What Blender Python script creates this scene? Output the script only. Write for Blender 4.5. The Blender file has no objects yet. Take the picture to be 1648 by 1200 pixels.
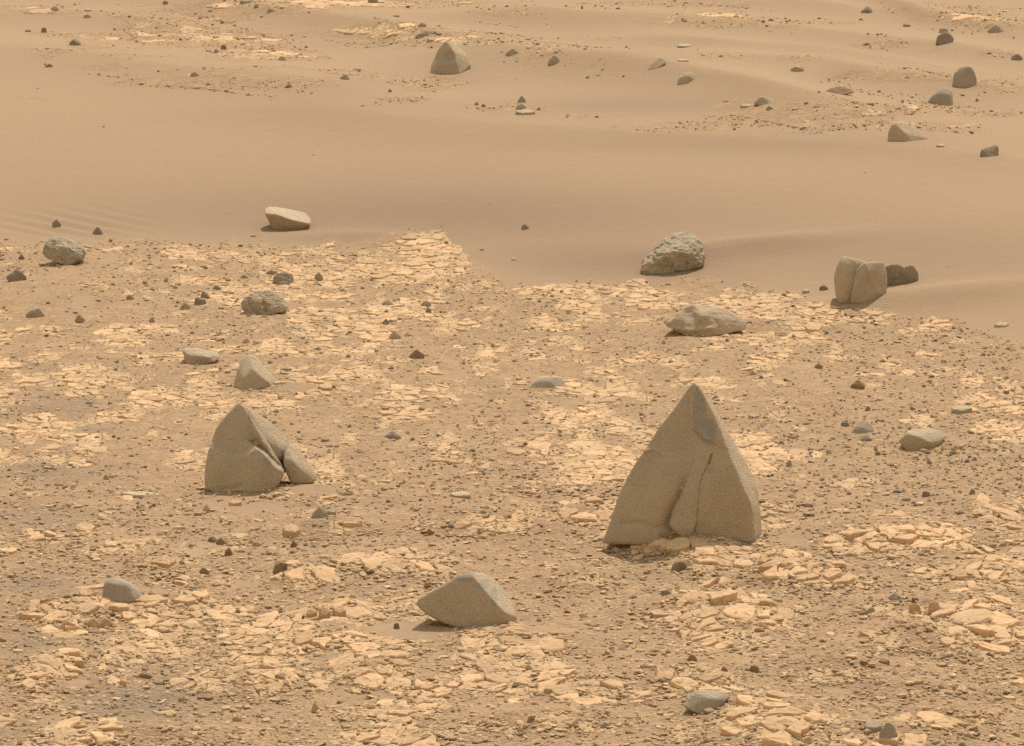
import bpy, bmesh, math, random
import numpy as np
from mathutils import Vector

random.seed(7)
rng = np.random.default_rng(11)
scene = bpy.context.scene
COL = scene.collection

# ------------------------------------------------------------------ camera
CAM_H = 2.2
PW, PH, FPX = 1648.0, 1200.0, 7480.0
PITCH = math.atan(1300.0 / FPX)
cam_data = bpy.data.cameras.new("camera")
cam_data.sensor_width = 36.0
cam_data.lens = FPX / PW * 36.0
cam_data.clip_start = 0.1
cam_data.clip_end = 5000.0
cam = bpy.data.objects.new("camera", cam_data)
COL.objects.link(cam)
cam.location = (0, 0, CAM_H)
cam.rotation_euler = (math.radians(90) - PITCH, 0, 0)
scene.camera = cam

# ------------------------------------------------------------------ light
SUN_EL, SUN_AZ = math.radians(53), math.radians(15)      # azimuth: to the right of straight ahead
world = bpy.data.worlds.new("World")
scene.world = world
world.use_nodes = True
wn = world.node_tree
wn.nodes.clear()
w_out = wn.nodes.new("ShaderNodeOutputWorld")
w_bg = wn.nodes.new("ShaderNodeBackground")
w_sky = wn.nodes.new("ShaderNodeTexSky")
w_sky.sky_type = 'NISHITA'
w_sky.sun_disc = False
w_sky.sun_elevation = SUN_EL
w_sky.sun_rotation = SUN_AZ
w_sky.dust_density = 0.5
w_sky.air_density = 2.6
w_sky.ozone_density = 0.0
w_tint = wn.nodes.new("ShaderNodeMix")
w_tint.data_type = 'RGBA'
w_tint.blend_type = 'MULTIPLY'
w_tint.inputs[0].default_value = 1.0
w_tint.inputs[7].default_value = (1.0, 0.75, 0.56, 1)      # dusty butterscotch sky
wn.links.new(w_sky.outputs[0], w_tint.inputs[6])
wn.links.new(w_tint.outputs[2], w_bg.inputs[0])
w_bg.inputs[1].default_value = 0.15
wn.links.new(w_bg.outputs[0], w_out.inputs[0])

sun_data = bpy.data.lights.new("sun", 'SUN')
sun_data.energy = 2.9
sun_data.angle = math.radians(0.6)
sun_data.color = (1.0, 0.94, 0.85)
sun = bpy.data.objects.new("sun", sun_data)
COL.objects.link(sun)
SUN_DIR = Vector((math.sin(SUN_AZ) * math.cos(SUN_EL), math.cos(SUN_AZ) * math.cos(SUN_EL), math.sin(SUN_EL)))
sun.rotation_euler = SUN_DIR.to_track_quat('Z', 'Y').to_euler()
sun.location = (6, 20, 20)

scene.view_settings.view_transform = 'Standard'
scene.view_settings.look = 'None'
scene.view_settings.gamma = 1.0
scene.view_settings.use_curve_mapping = False
scene.view_settings.exposure = 0.66
scene.cycles.use_denoising = False
scene.cycles.max_bounces = 5
scene.cycles.diffuse_bounces = 4

# ------------------------------------------------------------------ numeric helpers
CP, SP = math.cos(PITCH), math.sin(PITCH)


def ray(px, py):
    a = (px - PW / 2) / FPX
    b = -(py - PH / 2) / FPX
    return np.array([a, b * SP + CP, b * CP - SP])


def project(x, y, z):
    rz = z - CAM_H
    depth = y * CP - rz * SP
    up = y * SP + rz * CP
    depth = np.where(depth < 0.2, 0.2, depth)
    return PW / 2 + FPX * x / depth, PH / 2 - FPX * up / depth


def plane_hit(px, py, z=0.0):
    d = ray(px, py)
    t = (z - CAM_H) / d[2]
    return d[0] * t, d[1] * t


def _h(ix, iy, iz, seed):
    n = (ix.astype(np.int64) * 374761393 + iy.astype(np.int64) * 668265263 + iz.astype(np.int64) * 2147483647 + seed * 974634777) & 0xffffffff
    n = ((n ^ (n >> 13)) * 1274126177) & 0xffffffff
    n = ((n ^ (n >> 16)) * 2246822519) & 0xffffffff
    n = n ^ (n >> 15)
    return (n & 0xffffff) / float(0xffffff)


def vn2(x, y, seed=0):
    x = np.asarray(x, float); y = np.asarray(y, float)
    ix, iy = np.floor(x), np.floor(y)
    fx, fy = x - ix, y - iy
    fx = fx * fx * fx * (fx * (fx * 6 - 15) + 10); fy = fy * fy * fy * (fy * (fy * 6 - 15) + 10)
    z = np.zeros_like(ix)
    a = _h(ix, iy, z, seed); b = _h(ix + 1, iy, z, seed)
    c = _h(ix, iy + 1, z, seed); d = _h(ix + 1, iy + 1, z, seed)
    return (a + (b - a) * fx) * (1 - fy) + (c + (d - c) * fx) * fy


def fbm2(x, y, oct=4, seed=0, gain=0.5):
    s, a, t = 0, 1.0, 0
    for o in range(oct):
        s = s + a * vn2(x * 2 ** o + 13.7 * o, y * 2 ** o + 7.1 * o, seed + o)
        t += a; a *= gain
    return s / t * 2 - 1


def vn3(p, seed=0):
    i = np.floor(p); f = p - i
    f = f * f * (3 - 2 * f)
    out = 0
    for dx in (0, 1):
        for dy in (0, 1):
            for dz in (0, 1):
                w = (f[:, 0] if dx else 1 - f[:, 0]) * (f[:, 1] if dy else 1 - f[:, 1]) * (f[:, 2] if dz else 1 - f[:, 2])
                out = out + w * _h(i[:, 0] + dx, i[:, 1] + dy, i[:, 2] + dz, seed)
    return out


def fbm3(p, oct=4, seed=0, gain=0.5):
    s, a, t = 0, 1.0, 0
    for o in range(oct):
        s = s + a * vn3(p * 2 ** o + 5.3 * o, seed + o)
        t += a; a *= gain
    return s / t * 2 - 1


def smooth(a, b, x):
    t = np.clip((x - a) / (b - a), 0, 1)
    return t * t * (3 - 2 * t)


# ------------------------------------------------------------------ terrain shape
# edge of the sand sheet against the stony ground, (picture x, picture y)
EDGE = [(-500, 420), (-100, 392), (25, 384), (200, 386), (330, 377), (430, 380), (560, 384), (610, 378), (715, 370), (745, 395), (760, 420), (800, 447),
        (860, 456), (950, 452), (1040, 444), (1150, 452), (1250, 470), (1340, 488), (1430, 496), (1500, 512),
        (1580, 535), (1648, 552), (1750, 570), (2100, 600)]
_e = np.array([plane_hit(px, py) for px, py in EDGE])
_e = _e[np.argsort(_e[:, 0])]
TOP = 0.20
_xs = np.linspace(-6, 6, 601)
_k = np.exp(-(np.arange(-60, 61) * .02 / .42) ** 2); _k /= _k.sum()
_yb = np.convolve(np.pad(np.interp(_xs, _e[:, 0], _e[:, 1]), 60, mode='edge'), _k, 'valid')
# dune crests of the upper part: (points, height, front width, back width)
CRESTS = [
    ([(-200, 82), (25, 84), (120, 92), (260, 112), (420, 128), (560, 150)], 0.030, 0.55, 1.0),
    ([(100, -8), (250, 2), (400, 18), (520, 34), (640, 52), (700, 74)], 0.045, 0.45, 1.3),
    ([(735, 92), (830, 94), (930, 108), (1040, 122), (1130, 134), (1260, 158), (1330, 172)], 0.055, 0.50, 0.9),
    ([(1030, 70), (1110, 78), (1220, 95), (1330, 108), (1480, 128)], 0.035, 0.35, 0.8),
    ([(1080, 118), (1150, 112), (1240, 118), (1340, 126), (1400, 142)], 0.035, 0.40, 0.6),
    ([(780, 30), (920, 38), (1060, 46), (1200, 56), (1340, 68), (1480, 84), (1650, 104)], 0.045, 0.45, 1.2),
    ([(1380, 6), (1430, 26), (1520, 46), (1620, 58), (1800, 64)], 0.035, 0.35, 0.9),
    ([(1380, 140), (1480, 150), (1580, 152), (1700, 150)], 0.025, 0.35, 0.7),
    ([(400, 164), (560, 172), (700, 182), (880, 196), (1050, 206), (1250, 222), (1450, 236), (1700, 262)], 0.018, 0.35, 1.4),
    ([(-100, 30), (60, 32), (180, 36), (280, 50)], 0.030, 0.4, 0.8),
    ([(900, -30), (1100, -4), (1250, 12), (1400, 30)], 0.04, 0.45, 1.2),
    ([(-200, -60), (300, -45), (900, -60), (1400, -40), (2000, -60)], 0.06, 0.6, 1.6),
]
_cr = []
for pts, A, wf, wb in CRESTS:
    g = np.array([plane_hit(px, py, TOP + A) for px, py in pts])
    xs_ = np.linspace(g[0, 0] - .6, g[-1, 0] + .6, 200); kk = np.exp(-(np.arange(-20, 21) / 9.0) ** 2); kk /= kk.sum()
    g = np.c_[xs_, np.convolve(np.pad(np.interp(xs_, g[:, 0], g[:, 1]), 20, mode='edge'), kk, 'valid')]
    _cr.append((g, A, wf, wb))
# bright cracked bedrock patches (picture cx, cy, rx, ry, strength)
PATCH = [(690, 393, 78, 24, 1), (400, 412, 150, 14, .9), (330, 432, 60, 10, .7), (640, 440, 120, 14, .8), (130, 402, 110, 8, .6),
         (880, 462, 100, 8, .7), (560, 505, 80, 14, .35), (350, 535, 130, 22, .55), (190, 545, 80, 14, .5), (790, 548, 120, 24, .6),
         (1010, 545, 110, 22, .6), (1060, 625, 130, 22, .55), (900, 500, 80, 12, .6), (250, 665, 200, 32, .7), (560, 600, 120, 20, .4), (640, 700, 130, 18, .55),
         (800, 655, 90, 16, .5), (960, 690, 110, 18, .5), (1370, 778, 50, 12, .9), (1262, 690, 55, 12, .7), (1500, 575, 40, 8, .8),
         (1340, 655, 60, 8, .7), (1120, 660, 60, 14, .5), (770, 840, 130, 20, .9), (1440, 868, 120, 30, 1.1), (255, 905, 60, 16, 1),
         (490, 925, 48, 24, 1.1), (530, 850, 80, 14, .9), (630, 905, 130, 30, .75), (1270, 925, 45, 34, 1), (935, 935, 50, 16, .9),
         (1080, 985, 90, 20, .8), (840, 1035, 130, 24, .9), (190, 968, 150, 20, .9), (540, 985, 60, 16, 1.1), (540, 1035, 110, 30, 1), (1340, 935, 70, 16, .8),
         (1570, 1010, 90, 60, 1), (1200, 990, 90, 20, .8), (1440, 985, 90, 20, .7), (1450, 1030, 80, 20, .7), (950, 1112, 110, 22, 1), (1110, 1095, 100, 28, 1), (900, 1165, 140, 26, 1), (1240, 1160, 110, 30, 1),
         (1340, 1085, 90, 16, 1), (60, 1080, 60, 34, 1), (90, 985, 80, 20, .8), (1530, 1160, 90, 20, 1), (430, 1100, 60, 24, .7), (700, 1110, 90, 20, .6), (280, 1185, 200, 18, .7),
         (600, 1090, 80, 20, .7), (1590, 820, 50, 20, .9), (1130, 905, 70, 22, .7), (1240, 815, 90, 14, .7), (260, 1040, 90, 14, .6), (1108, 880, 84, 15, 1.2), (960, 830, 60, 14, .7), (1590, 930, 60, 20, .8), (1480, 1115, 120, 18, .7), (1380, 1190, 200, 20, .8),
         (290, 62, 170, 16, .62), (410, 88, 120, 11, .85), (300, 104, 120, 8, .5), (620, 48, 80, 10, 1), (720, 62, 90, 8, .9), (790, 72, 90, 6, .6), (1150, 24, 110, 8, .8), (1210, 38, 140, 8, .6),
         (470, 6, 300, 8, .6), (810, 20, 60, 6, .7), (1010, 14, 120, 8, .4), (1440, 18, 70, 8, .7), (1540, 30, 90, 8, .6), (60, 16, 60, 6, .5)]
# domes under the strongest lower patches
_dome = []
for cx, cy, rx, ry, s in PATCH:
    if cy > 800 and s >= .7:
        gx, gy = plane_hit(cx, cy)
        gx1, _ = plane_hit(cx + rx, cy)
        _, gyu = plane_hit(cx, cy - ry)
        _dome.append((gx, gy, abs(gx1 - gx) * 1.0, abs(gyu - gy) * 1.0, 0.034 * s))
# drifts of sand beside the boulders (picture x, y, half length, half width (metres), height)
DRIFT = [(1215, 402, .30, .10, .030), (1490, 470, .38, .12, .035), (1250, 530, .28, .10, .018), (545, 362, .22, .10, .022), (850, 1008, .10, .06, .008),
         (1550, 715, .14, .07, .014), (500, 790, .16, .10, .014), (1250, 868, .08, .06, .008), (800, 108, .35, .2, .030), (90, 446, .25, .3, .03), (700, 1012, .12, .1, .012),
         (1020, 868, .14, .07, .012), (470, 625, .12, .06, .01)]
_dr = [(plane_hit(a, b, 0.05 if b < 500 else 0.0), c, d, h) for a, b, c, d, h in DRIFT]


RX, RY = plane_hit(115, 362, .02)


def terrain(x, y):
    x = np.asarray(x, float); y = np.asarray(y, float)
    yb = np.interp(x, _xs, _yb) - .15
    t = np.clip(y - yb, 0, None)
    z = TOP * (1 - np.exp(-(t / 1.5) ** 1.5))
    z = z + 0.014 * fbm2(x * .5 + 3, y * .22, 3, 5) * smooth(-1, 1, y - yb)
    z = z + smooth(0.3, -.6, y - yb) * (0.024 * fbm2(x * 1.6, y * 0.9, 4, 21) + 0.0035 * fbm2(x * 14, y * 10, 3, 31))
    # stony hollows between the dunes stay a little rough
    for g, A, wf, wb in _cr:
        yc = np.interp(x, g[:, 0], g[:, 1])
        env = smooth(g[0, 0], g[0, 0] + .9, x) * smooth(g[-1, 0], g[-1, 0] - .9, x)
        d = y - yc
        prof = np.where(d < 0, np.exp(-(np.abs(d) / (wf * .75)) ** 1.35), np.exp(-(d / wb) ** 1.7))
        z = z + 1.9 * A * env * prof
    for gx, gy, rx, ry, A in _dome:
        q = ((x - gx) / rx) ** 2 + ((y - gy) / ry) ** 2
        z = z + A * np.exp(-q * 1.2)
    for (gx, gy), lx, ly, A in _dr:
        z = z + A * np.exp(-((x - gx) / lx) ** 2 - ((y - gy) / ly) ** 2)
    # wind ripples at the left end of the sand sheet
    u = x * 0.62 + y * 0.78
    amp = np.exp(-((x - RX) / .24) ** 2 - ((y - RY) / .22) ** 2)
    z = z + 0.0060 * amp * np.sin(u * 2 * math.pi / 0.085 + 1.2 * fbm2(x * 2, y * 2, 2, 77))
    # far beyond the frame the ground rolls on
    far = smooth(26, 60, np.hypot(x, y))
    z = z + far * 1.2 * fbm2(x * .03, y * .03, 4, 91)
    return z


def ground_at(px, py):
    d = ray(px, py)
    t = np.linspace(5, 40, 3500)
    f = CAM_H + d[2] * t - terrain(d[0] * t, d[1] * t)
    i = int(np.argmax(f < 0))
    k = t[i - 1] + (t[i] - t[i - 1]) * f[i - 1] / (f[i - 1] - f[i])
    return d[0] * k, d[1] * k, float(terrain(d[0] * k, d[1] * k))


def ell(px, py, L, hard=1.0):
    out = np.zeros_like(px)
    for cx, cy, rx, ry, s in L:
        q = ((px - cx) / rx) ** 2 + ((py - cy) / ry) ** 2
        out = np.maximum(out, s * np.exp(-(q ** hard) * .9))
    return out


DARK = [(230, 1125, 130, 36, 1), (50, 1035, 60, 20, .8), (60, 940, 60, 20, .8), (60, 760, 90, 22, .7), (80, 655, 90, 18, .6), (150, 690, 60, 6, .6), (60, 830, 90, 22, .7), (60, 1180, 70, 20, .6), (80, 600, 70, 20, .5)]
SAND_SPOTS = [(95, 470, 110, 38, 1.0), (215, 425, 90, 20, .7), (1270, 528, 90, 9, .9), (90, 422, 60, 10, .9), (505, 790, 60, 12, .8),
              (430, 812, 90, 14, .6), (1240, 865, 24, 8, .9), (660, 1012, 70, 14, 1), (870, 1012, 60, 8, .8), (370, 1000, 60, 24, .35),
              (1290, 880, 20, 26, .5), (130, 1100, 30, 10, 1), (470, 622, 40, 6, .7), (1560, 712, 50, 6, .8), (980, 800, 60, 18, .4), (1340, 1110, 60, 8, .8), (1520, 1080, 60, 8, .8), (700, 830, 60, 10, .3), (820, 740, 120, 16, .25),
              (560, 870, 30, 10, .5), (880, 600, 60, 12, .3), (1480, 495, 60, 10, .8)]
GRIT_UP = [(1500, 205, 150, 12, .6), (1560, 90, 90, 10, .6), (1100, 90, 140, 10, .5), (240, 110, 180, 12, .6), (640, 160, 110, 10, .6), (1000, 60, 120, 8, .4), (280, 62, 230, 36, 1), (420, 85, 130, 26, 1), (390, 132, 180, 14, .9), (620, 52, 110, 22, 1), (760, 64, 130, 16, 1), (880, 84, 90, 14, .8),
           (960, 102, 90, 12, .8), (690, 135, 60, 14, 1), (480, 6, 380, 16, 1), (800, 20, 90, 12, 1), (1200, 36, 200, 18, 1), (1060, 10, 200, 10, .8),
           (1560, 30, 130, 24, 1), (1440, 16, 90, 12, .8), (1450, 124, 170, 14, 1), (1600, 132, 90, 16, 1), (1450, 174, 220, 14, 1), (1280, 188, 160, 14, .8),
           (1150, 198, 140, 9, .6), (830, 174, 110, 12, .7), (960, 184, 90, 8, .5), (1610, 180, 90, 14, .8), (1420, 72, 70, 9, .8), (1490, 82, 60, 8, .6), (60, 18, 90, 14, .8), (60, 50, 60, 16, .7), (560, 118, 60, 10, .8), (1400, 205, 120, 10, .5)]


def masks(x, y, z):
    px, py = project(x, y, z)
    eb = np.interp(px, [e[0] for e in EDGE], [e[1] for e in EDGE])
    n = fbm2(x * 3.2, y * 1.6, 4, 55)
    low = smooth(-7, 14, py - eb + n * 20 + 14 * fbm2(x * 15, y * 6, 3, 59))
    low = np.where(y < 17.5, low, 0)
    nu = fbm2(x * 2.1 + y * .9, y * 2.6, 5, 57, .62)
    up = smooth(.22, .80, ell(px, py, GRIT_UP) * .95 + nu * .75) * smooth(252, 225, py) * (y > 15.5)
    far = smooth(21.8, 24.5, y) * smooth(.1, .3, fbm2(x * .35, y * .25, 4, 66))
    sand = smooth(.25, 1.0, ell(px, py, SAND_SPOTS) + .75 * n + .55 * fbm2(x * 17, y * 8, 3, 58))
    near = (y < 8.3)
    grit = np.maximum(np.maximum(low * (1 - .92 * sand), up), far)
    return np.where(near, .8, grit), px, py


def cover(x, y, z):
    """share of the ground taken by bedrock slabs"""
    g, px, py = masks(x, y, z)
    p = ell(px, py, PATCH, 1.4)
    n = fbm2(x * 4.5, y * 2.2, 4, 44)
    n2 = fbm2(x * 1.3, y * .8, 3, 45)
    lower = py > 360
    base = np.where(lower, .27, .02) + .08 * (py < 250)
    dry = np.exp(-(((px - 1450) / 150) ** 2 + ((py - 740) / 60) ** 2)) + np.exp(-(((px - 700) / 170) ** 2 + ((py - 740) / 22) ** 2)) * .6
    n3 = fbm2(x * 13, y * 6, 3, 47)
    mid_ = smooth(790, 740, py) * smooth(440, 480, py)
    p = p * (1 - .28 * mid_); base = base + .16 * mid_
    c = np.maximum(p * .95, base * (1 - dry) + .45 * np.clip(n2, 0, 1) * lower * (1 - dry)) + n * .62 + n3 * (.42 + .3 * mid_)
    c = c - .55 * ell(px, py, DARK) * (py > 580)
    return c * g, g, px, py


# ------------------------------------------------------------------ material helpers
def new_mat(name):
    m = bpy.data.materials.new(name)
    m.use_nodes = True
    nt = m.node_tree
    nt.nodes.clear()
    out = nt.nodes.new("ShaderNodeOutputMaterial")
    b = nt.nodes.new("ShaderNodeBsdfPrincipled")
    b.inputs["Roughness"].default_value = 0.95
    b.inputs["Specular IOR Level"].default_value = 0.12
    nt.links.new(b.outputs[0], out.inputs[0])
    return m, nt, b


class N:
    def __init__(s, nt):
        s.nt = nt
        s.tc = nt.nodes.new("ShaderNodeTexCoord")

    def link(s, a, b): s.nt.links.new(a, b)

    def map(s, scale=(1, 1, 1), rot=(0, 0, 0), coord="Object"):
        m = s.nt.nodes.new("ShaderNodeMapping")
        m.inputs["Scale"].default_value = scale
        m.inputs["Rotation"].default_value = rot
        s.link(s.tc.outputs[coord], m.inputs[0])
        return m.outputs[0]

    def noise(s, scale, detail=4, rough=.55, vec=None, dist=0):
        n = s.nt.nodes.new("ShaderNodeTexNoise")
        n.inputs["Scale"].default_value = scale
        n.inputs["Detail"].default_value = detail
        n.inputs["Roughness"].default_value = rough
        n.inputs["Distortion"].default_value = dist
        s.link(vec if vec else s.tc.outputs["Object"], n.inputs["Vector"])
        return n.outputs[0]

    def voro(s, scale, vec=None, out=0, feature='F1', rnd=1):
        n = s.nt.nodes.new("ShaderNodeTexVoronoi")
        n.feature = feature
        n.inputs["Scale"].default_value = scale
        n.inputs["Randomness"].default_value = rnd
        s.link(vec if vec else s.tc.outputs["Object"], n.inputs["Vector"])
        return n.outputs[out]

    def ramp(s, fac, stops, interp='LINEAR'):
        r = s.nt.nodes.new("ShaderNodeValToRGB")
        r.color_ramp.interpolation = interp
        el = r.color_ramp.elements
        while len(el) < len(stops): el.new(.5)
        for e, (p, c) in zip(el, stops):
            e.position = p
            e.color = (c, c, c, 1) if isinstance(c, (int, float)) else (*c, 1)
        s.link(fac, r.inputs[0])
        return r.outputs[0]

    def mix(s, fac, a, b, mode='MIX'):
        m = s.nt.nodes.new("ShaderNodeMix")
        m.data_type = 'RGBA'; m.blend_type = mode
        for v, i in ((fac, 0), (a, 6), (b, 7)):
            if isinstance(v, (int, float)): m.inputs[i].default_value = v if i == 0 else (v, v, v, 1)
            elif isinstance(v, tuple): m.inputs[i].default_value = (*v, 1)
            else: s.link(v, m.inputs[i])
        return m.outputs[2]

    def math(s, op, a, b=0.0, c=None):
        m = s.nt.nodes.new("ShaderNodeMath"); m.operation = op
        for i, v in enumerate((a, b) if c is None else (a, b, c)):
            if isinstance(v, (int, float)): m.inputs[i].default_value = v
            else: s.link(v, m.inputs[i])
        return m.outputs[0]

    def attr(s, name):
        a = s.nt.nodes.new("ShaderNodeAttribute"); a.attribute_name = name
        return a

    def bump(s, h, dist, strength=1, prev=None):
        b = s.nt.nodes.new("ShaderNodeBump")
        b.inputs["Distance"].default_value = dist
        b.inputs["Strength"].default_value = strength
        s.link(h, b.inputs["Height"])
        if prev: s.link(prev, b.inputs["Normal"])
        return b.outputs[0]

    def normal_z(s):
        g = s.nt.nodes.new("ShaderNodeNewGeometry")
        x = s.nt.nodes.new("ShaderNodeSeparateXYZ")
        s.link(g.outputs["Normal"], x.inputs[0])
        return x.outputs[2]


# --- ground
m_ground, nt, bs = new_mat("sand_and_grit")
n = N(nt)
sand = n.ramp(n.noise(.9, 5, .6), [(.3, (.248, .166, .099)), (.7, (.266, .179, .107))])
sand = n.mix(n.ramp(n.noise(260, 3, .7), [(.3, 0.0), (.75, 1.0)]), sand, (.335, .225, .135))
sand = n.mix(n.ramp(n.noise(190, 2, .6, n.map((1, 1, 1), (0, 0, .5))), [(.56, 0.0), (.75, .55)]), sand, (.205, .137, .088))
sd = n.attr('darker_sand').outputs['Fac']
sand = n.mix(n.math('MULTIPLY', sd, .8), sand, (.205, .136, .090))
gbase = n.ramp(n.noise(9, 6, .65), [(.30, (.262, .162, .092)), (.52, (.308, .195, .110)), (.72, (.378, .244, .138))])
vcol = n.voro(120, out=1)
sep = nt.nodes.new("ShaderNodeSeparateColor"); nt.links.new(vcol, sep.inputs[0])
grain = n.ramp(sep.outputs[0], [(0, (.11, .095, .08)), (.18, (.16, .125, .09)), (.30, (.26, .175, .10)), (.62, (.33, .225, .13)), (.80, (.50, .345, .20)), (1, (.58, .41, .24))], 'CONSTANT')
gcol = n.mix(n.ramp(n.noise(30, 4, .6), [(.40, .08), (.66, .50)]), gbase, grain)
dk = n.attr("dark").outputs["Fac"]
gcol = n.mix(n.math('MULTIPLY', dk, .75), gcol, n.mix(n.ramp(n.noise(60, 4, .7), [(.4, 0.0), (.65, 1.0)]), (.14, .105, .078), (.25, .185, .13)))
# flush pale bedrock showing through, cut by fine joints
bd = n.attr("bedrock").outputs["Fac"]
warp = n.map((1, .55, 1))
streak = n.noise(16, 6, .7, warp, .4)
bf = n.ramp(n.math('ADD', bd, n.math('MULTIPLY', n.math('SUBTRACT', streak, .5), 2.0)), [(.40, 0.0), (.56, .6)])
joint = n.ramp(n.voro(26, warp, 0, 'DISTANCE_TO_EDGE'), [(.015, 0.0), (.06, 1.0)])
bf = n.math('MULTIPLY', bf, joint)
gcol = n.mix(bf, gcol, n.ramp(n.noise(40, 4, .7), [(.3, (.45, .30, .165)), (.65, (.57, .385, .215))]))
gf = n.attr("grit").outputs["Fac"]
gfac = n.math('MULTIPLY', gf, 1.0)
edge_n = n.noise(22, 5, .7)
gfac = n.ramp(n.math('ADD', gf, n.math('MULTIPLY', n.math('SUBTRACT', edge_n, .5), 1.0)), [(.18, 0.0), (.80, 1.0)])
bs_col = n.mix(gfac, sand, gcol)
nt.links.new(bs_col, bs.inputs["Base Color"])
hb = n.math('ADD', n.math('MULTIPLY', n.noise(240, 3, .7), .35), n.math('MULTIPLY', gfac, n.math('MULTIPLY', n.math('SUBTRACT', 1.0, n.voro(120)), 1.6)))
bmp = n.bump(hb, .0035, .8)
bmp = n.bump(bf, .004, .9, bmp)
bmp = n.bump(n.noise(14, 4, .6), .010, .35, bmp)
nt.links.new(bmp, bs.inputs["Normal"])

# --- slabs
def slab_mat(name, a, b, c):
    m, nt, bs = new_mat(name)
    n = N(nt)
    t = n.attr("tint").outputs["Fac"]
    geo = nt.nodes.new("ShaderNodeNewGeometry")
    base = n.ramp(n.noise(26, 5, .65, geo.outputs["Position"]), [(.28, a), (.5, b), (.75, c)])
    base = n.mix(n.math('MULTIPLY', t, .6), base, (.32, .22, .135))
    base = n.mix(n.ramp(n.noise(190, 3, .7, geo.outputs["Position"]), [(.55, 0.0), (.72, .5)]), base, (.38, .265, .155))
    dus = n.ramp(n.noise(34, 5, .7, geo.outputs["Position"], .8), [(.56, 0.0), (.66, .6)])
    base = n.mix(dus, base, (.33, .215, .125))
    nt.links.new(base, bs.inputs["Base Color"])
    h = n.noise(55, 6, .7, geo.outputs["Position"], .6)
    nt.links.new(n.bump(h, .008, .6), bs.inputs["Normal"])
    return m
m_slab = slab_mat("pale_bedrock", (.51, .320, .178), (.575, .37, .210), (.63, .42, .245))

# --- loose pebbles
m_peb, nt, bs = new_mat("pebbles")
n = N(nt)
t = n.attr("tint").outputs["Fac"]
pc = n.ramp(t, [(0, (.125, .108, .088)), (.14, (.175, .145, .110)), (.28, (.22, .172, .120)), (.45, (.28, .19, .115)), (.62, (.39, .265, .155)), (1, (.54, .375, .22))])
pc = n.mix(n.ramp(n.noise(180, 3, .6), [(.4, 0.0), (.7, .35)]), pc, (.36, .235, .13))
nt.links.new(pc, bs.inputs["Base Color"])


# --- boulders: bare rock, with settled dust on what faces up
def rock_mat(name, base, base2, dust, amt=.55, sc=7.0, rough=.010, pit=0.0):
    m, nt, bs = new_mat(name)
    n = N(nt)
    info = nt.nodes.new("ShaderNodeObjectInfo")
    off = nt.nodes.new("ShaderNodeVectorMath"); off.operation = 'MULTIPLY_ADD'
    comb = nt.nodes.new("ShaderNodeCombineXYZ")
    nt.links.new(info.outputs["Random"], comb.inputs[0]); nt.links.new(info.outputs["Random"], comb.inputs[1])
    nt.links.new(comb.outputs[0], off.inputs[0]); off.inputs[1].default_value = (17, 31, 5)
    nt.links.new(n.tc.outputs["Object"], off.inputs[2])
    v = off.outputs[0]
    c = n.ramp(n.noise(sc, 6, .65, v, .3), [(.32, base), (.68, base2)])
    c = n.mix(n.ramp(n.noise(150, 4, .7, v), [(.45, 0.0), (.75, .3)]), c, tuple(k * 1.3 for k in base2))
    c = n.mix(n.ramp(n.noise(170, 4, .7, v), [(.25, .3), (.42, 0.0)]), c, tuple(k * .7 for k in base))
    ba = n.attr("bare").outputs["Fac"]
    c = n.mix(n.ramp(n.math('ADD', ba, n.math('MULTIPLY', n.math('SUBTRACT', n.noise(40, 4, .7, v), .5), .9)), [(.42, 0.0), (.62, .85)]), c, (.30, .278, .232))
    nz = n.ramp(n.normal_z(), [(.15, 0.0), (.8, 1.0)])
    dn = n.ramp(n.noise(sc * 3, 6, .75, v, .5), [(.34, 0.0), (.62, 1.0)])
    f = n.math('MULTIPLY', n.math('ADD', n.math('MULTIPLY', nz, .75), .25), n.math('MULTIPLY', dn, amt))
    c = n.mix(f, c, dust)
    nt.links.new(c, bs.inputs["Base Color"])
    st = nt.nodes.new("ShaderNodeMapping"); st.inputs["Scale"].default_value = (1, 1, 3.5); st.inputs["Rotation"].default_value = (.2, .6, .3)
    nt.links.new(v, st.inputs[0])
    h = n.math('ADD', n.math('MULTIPLY', n.noise(120, 4, .7, st.outputs[0]), .8), n.noise(34, 5, .7, v))
    b = n.bump(h, rough * 1.15, .85)
    b = n.bump(n.ramp(n.noise(60, 3, .6, v), [(.62, 1.0), (.70, 0.0)]), .002, .6, b)
    if pit:
        b = n.bump(n.math('MINIMUM', n.voro(38, v), .5), pit, .9, b)
    nt.links.new(b, bs.inputs["Normal"])
    return m


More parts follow.
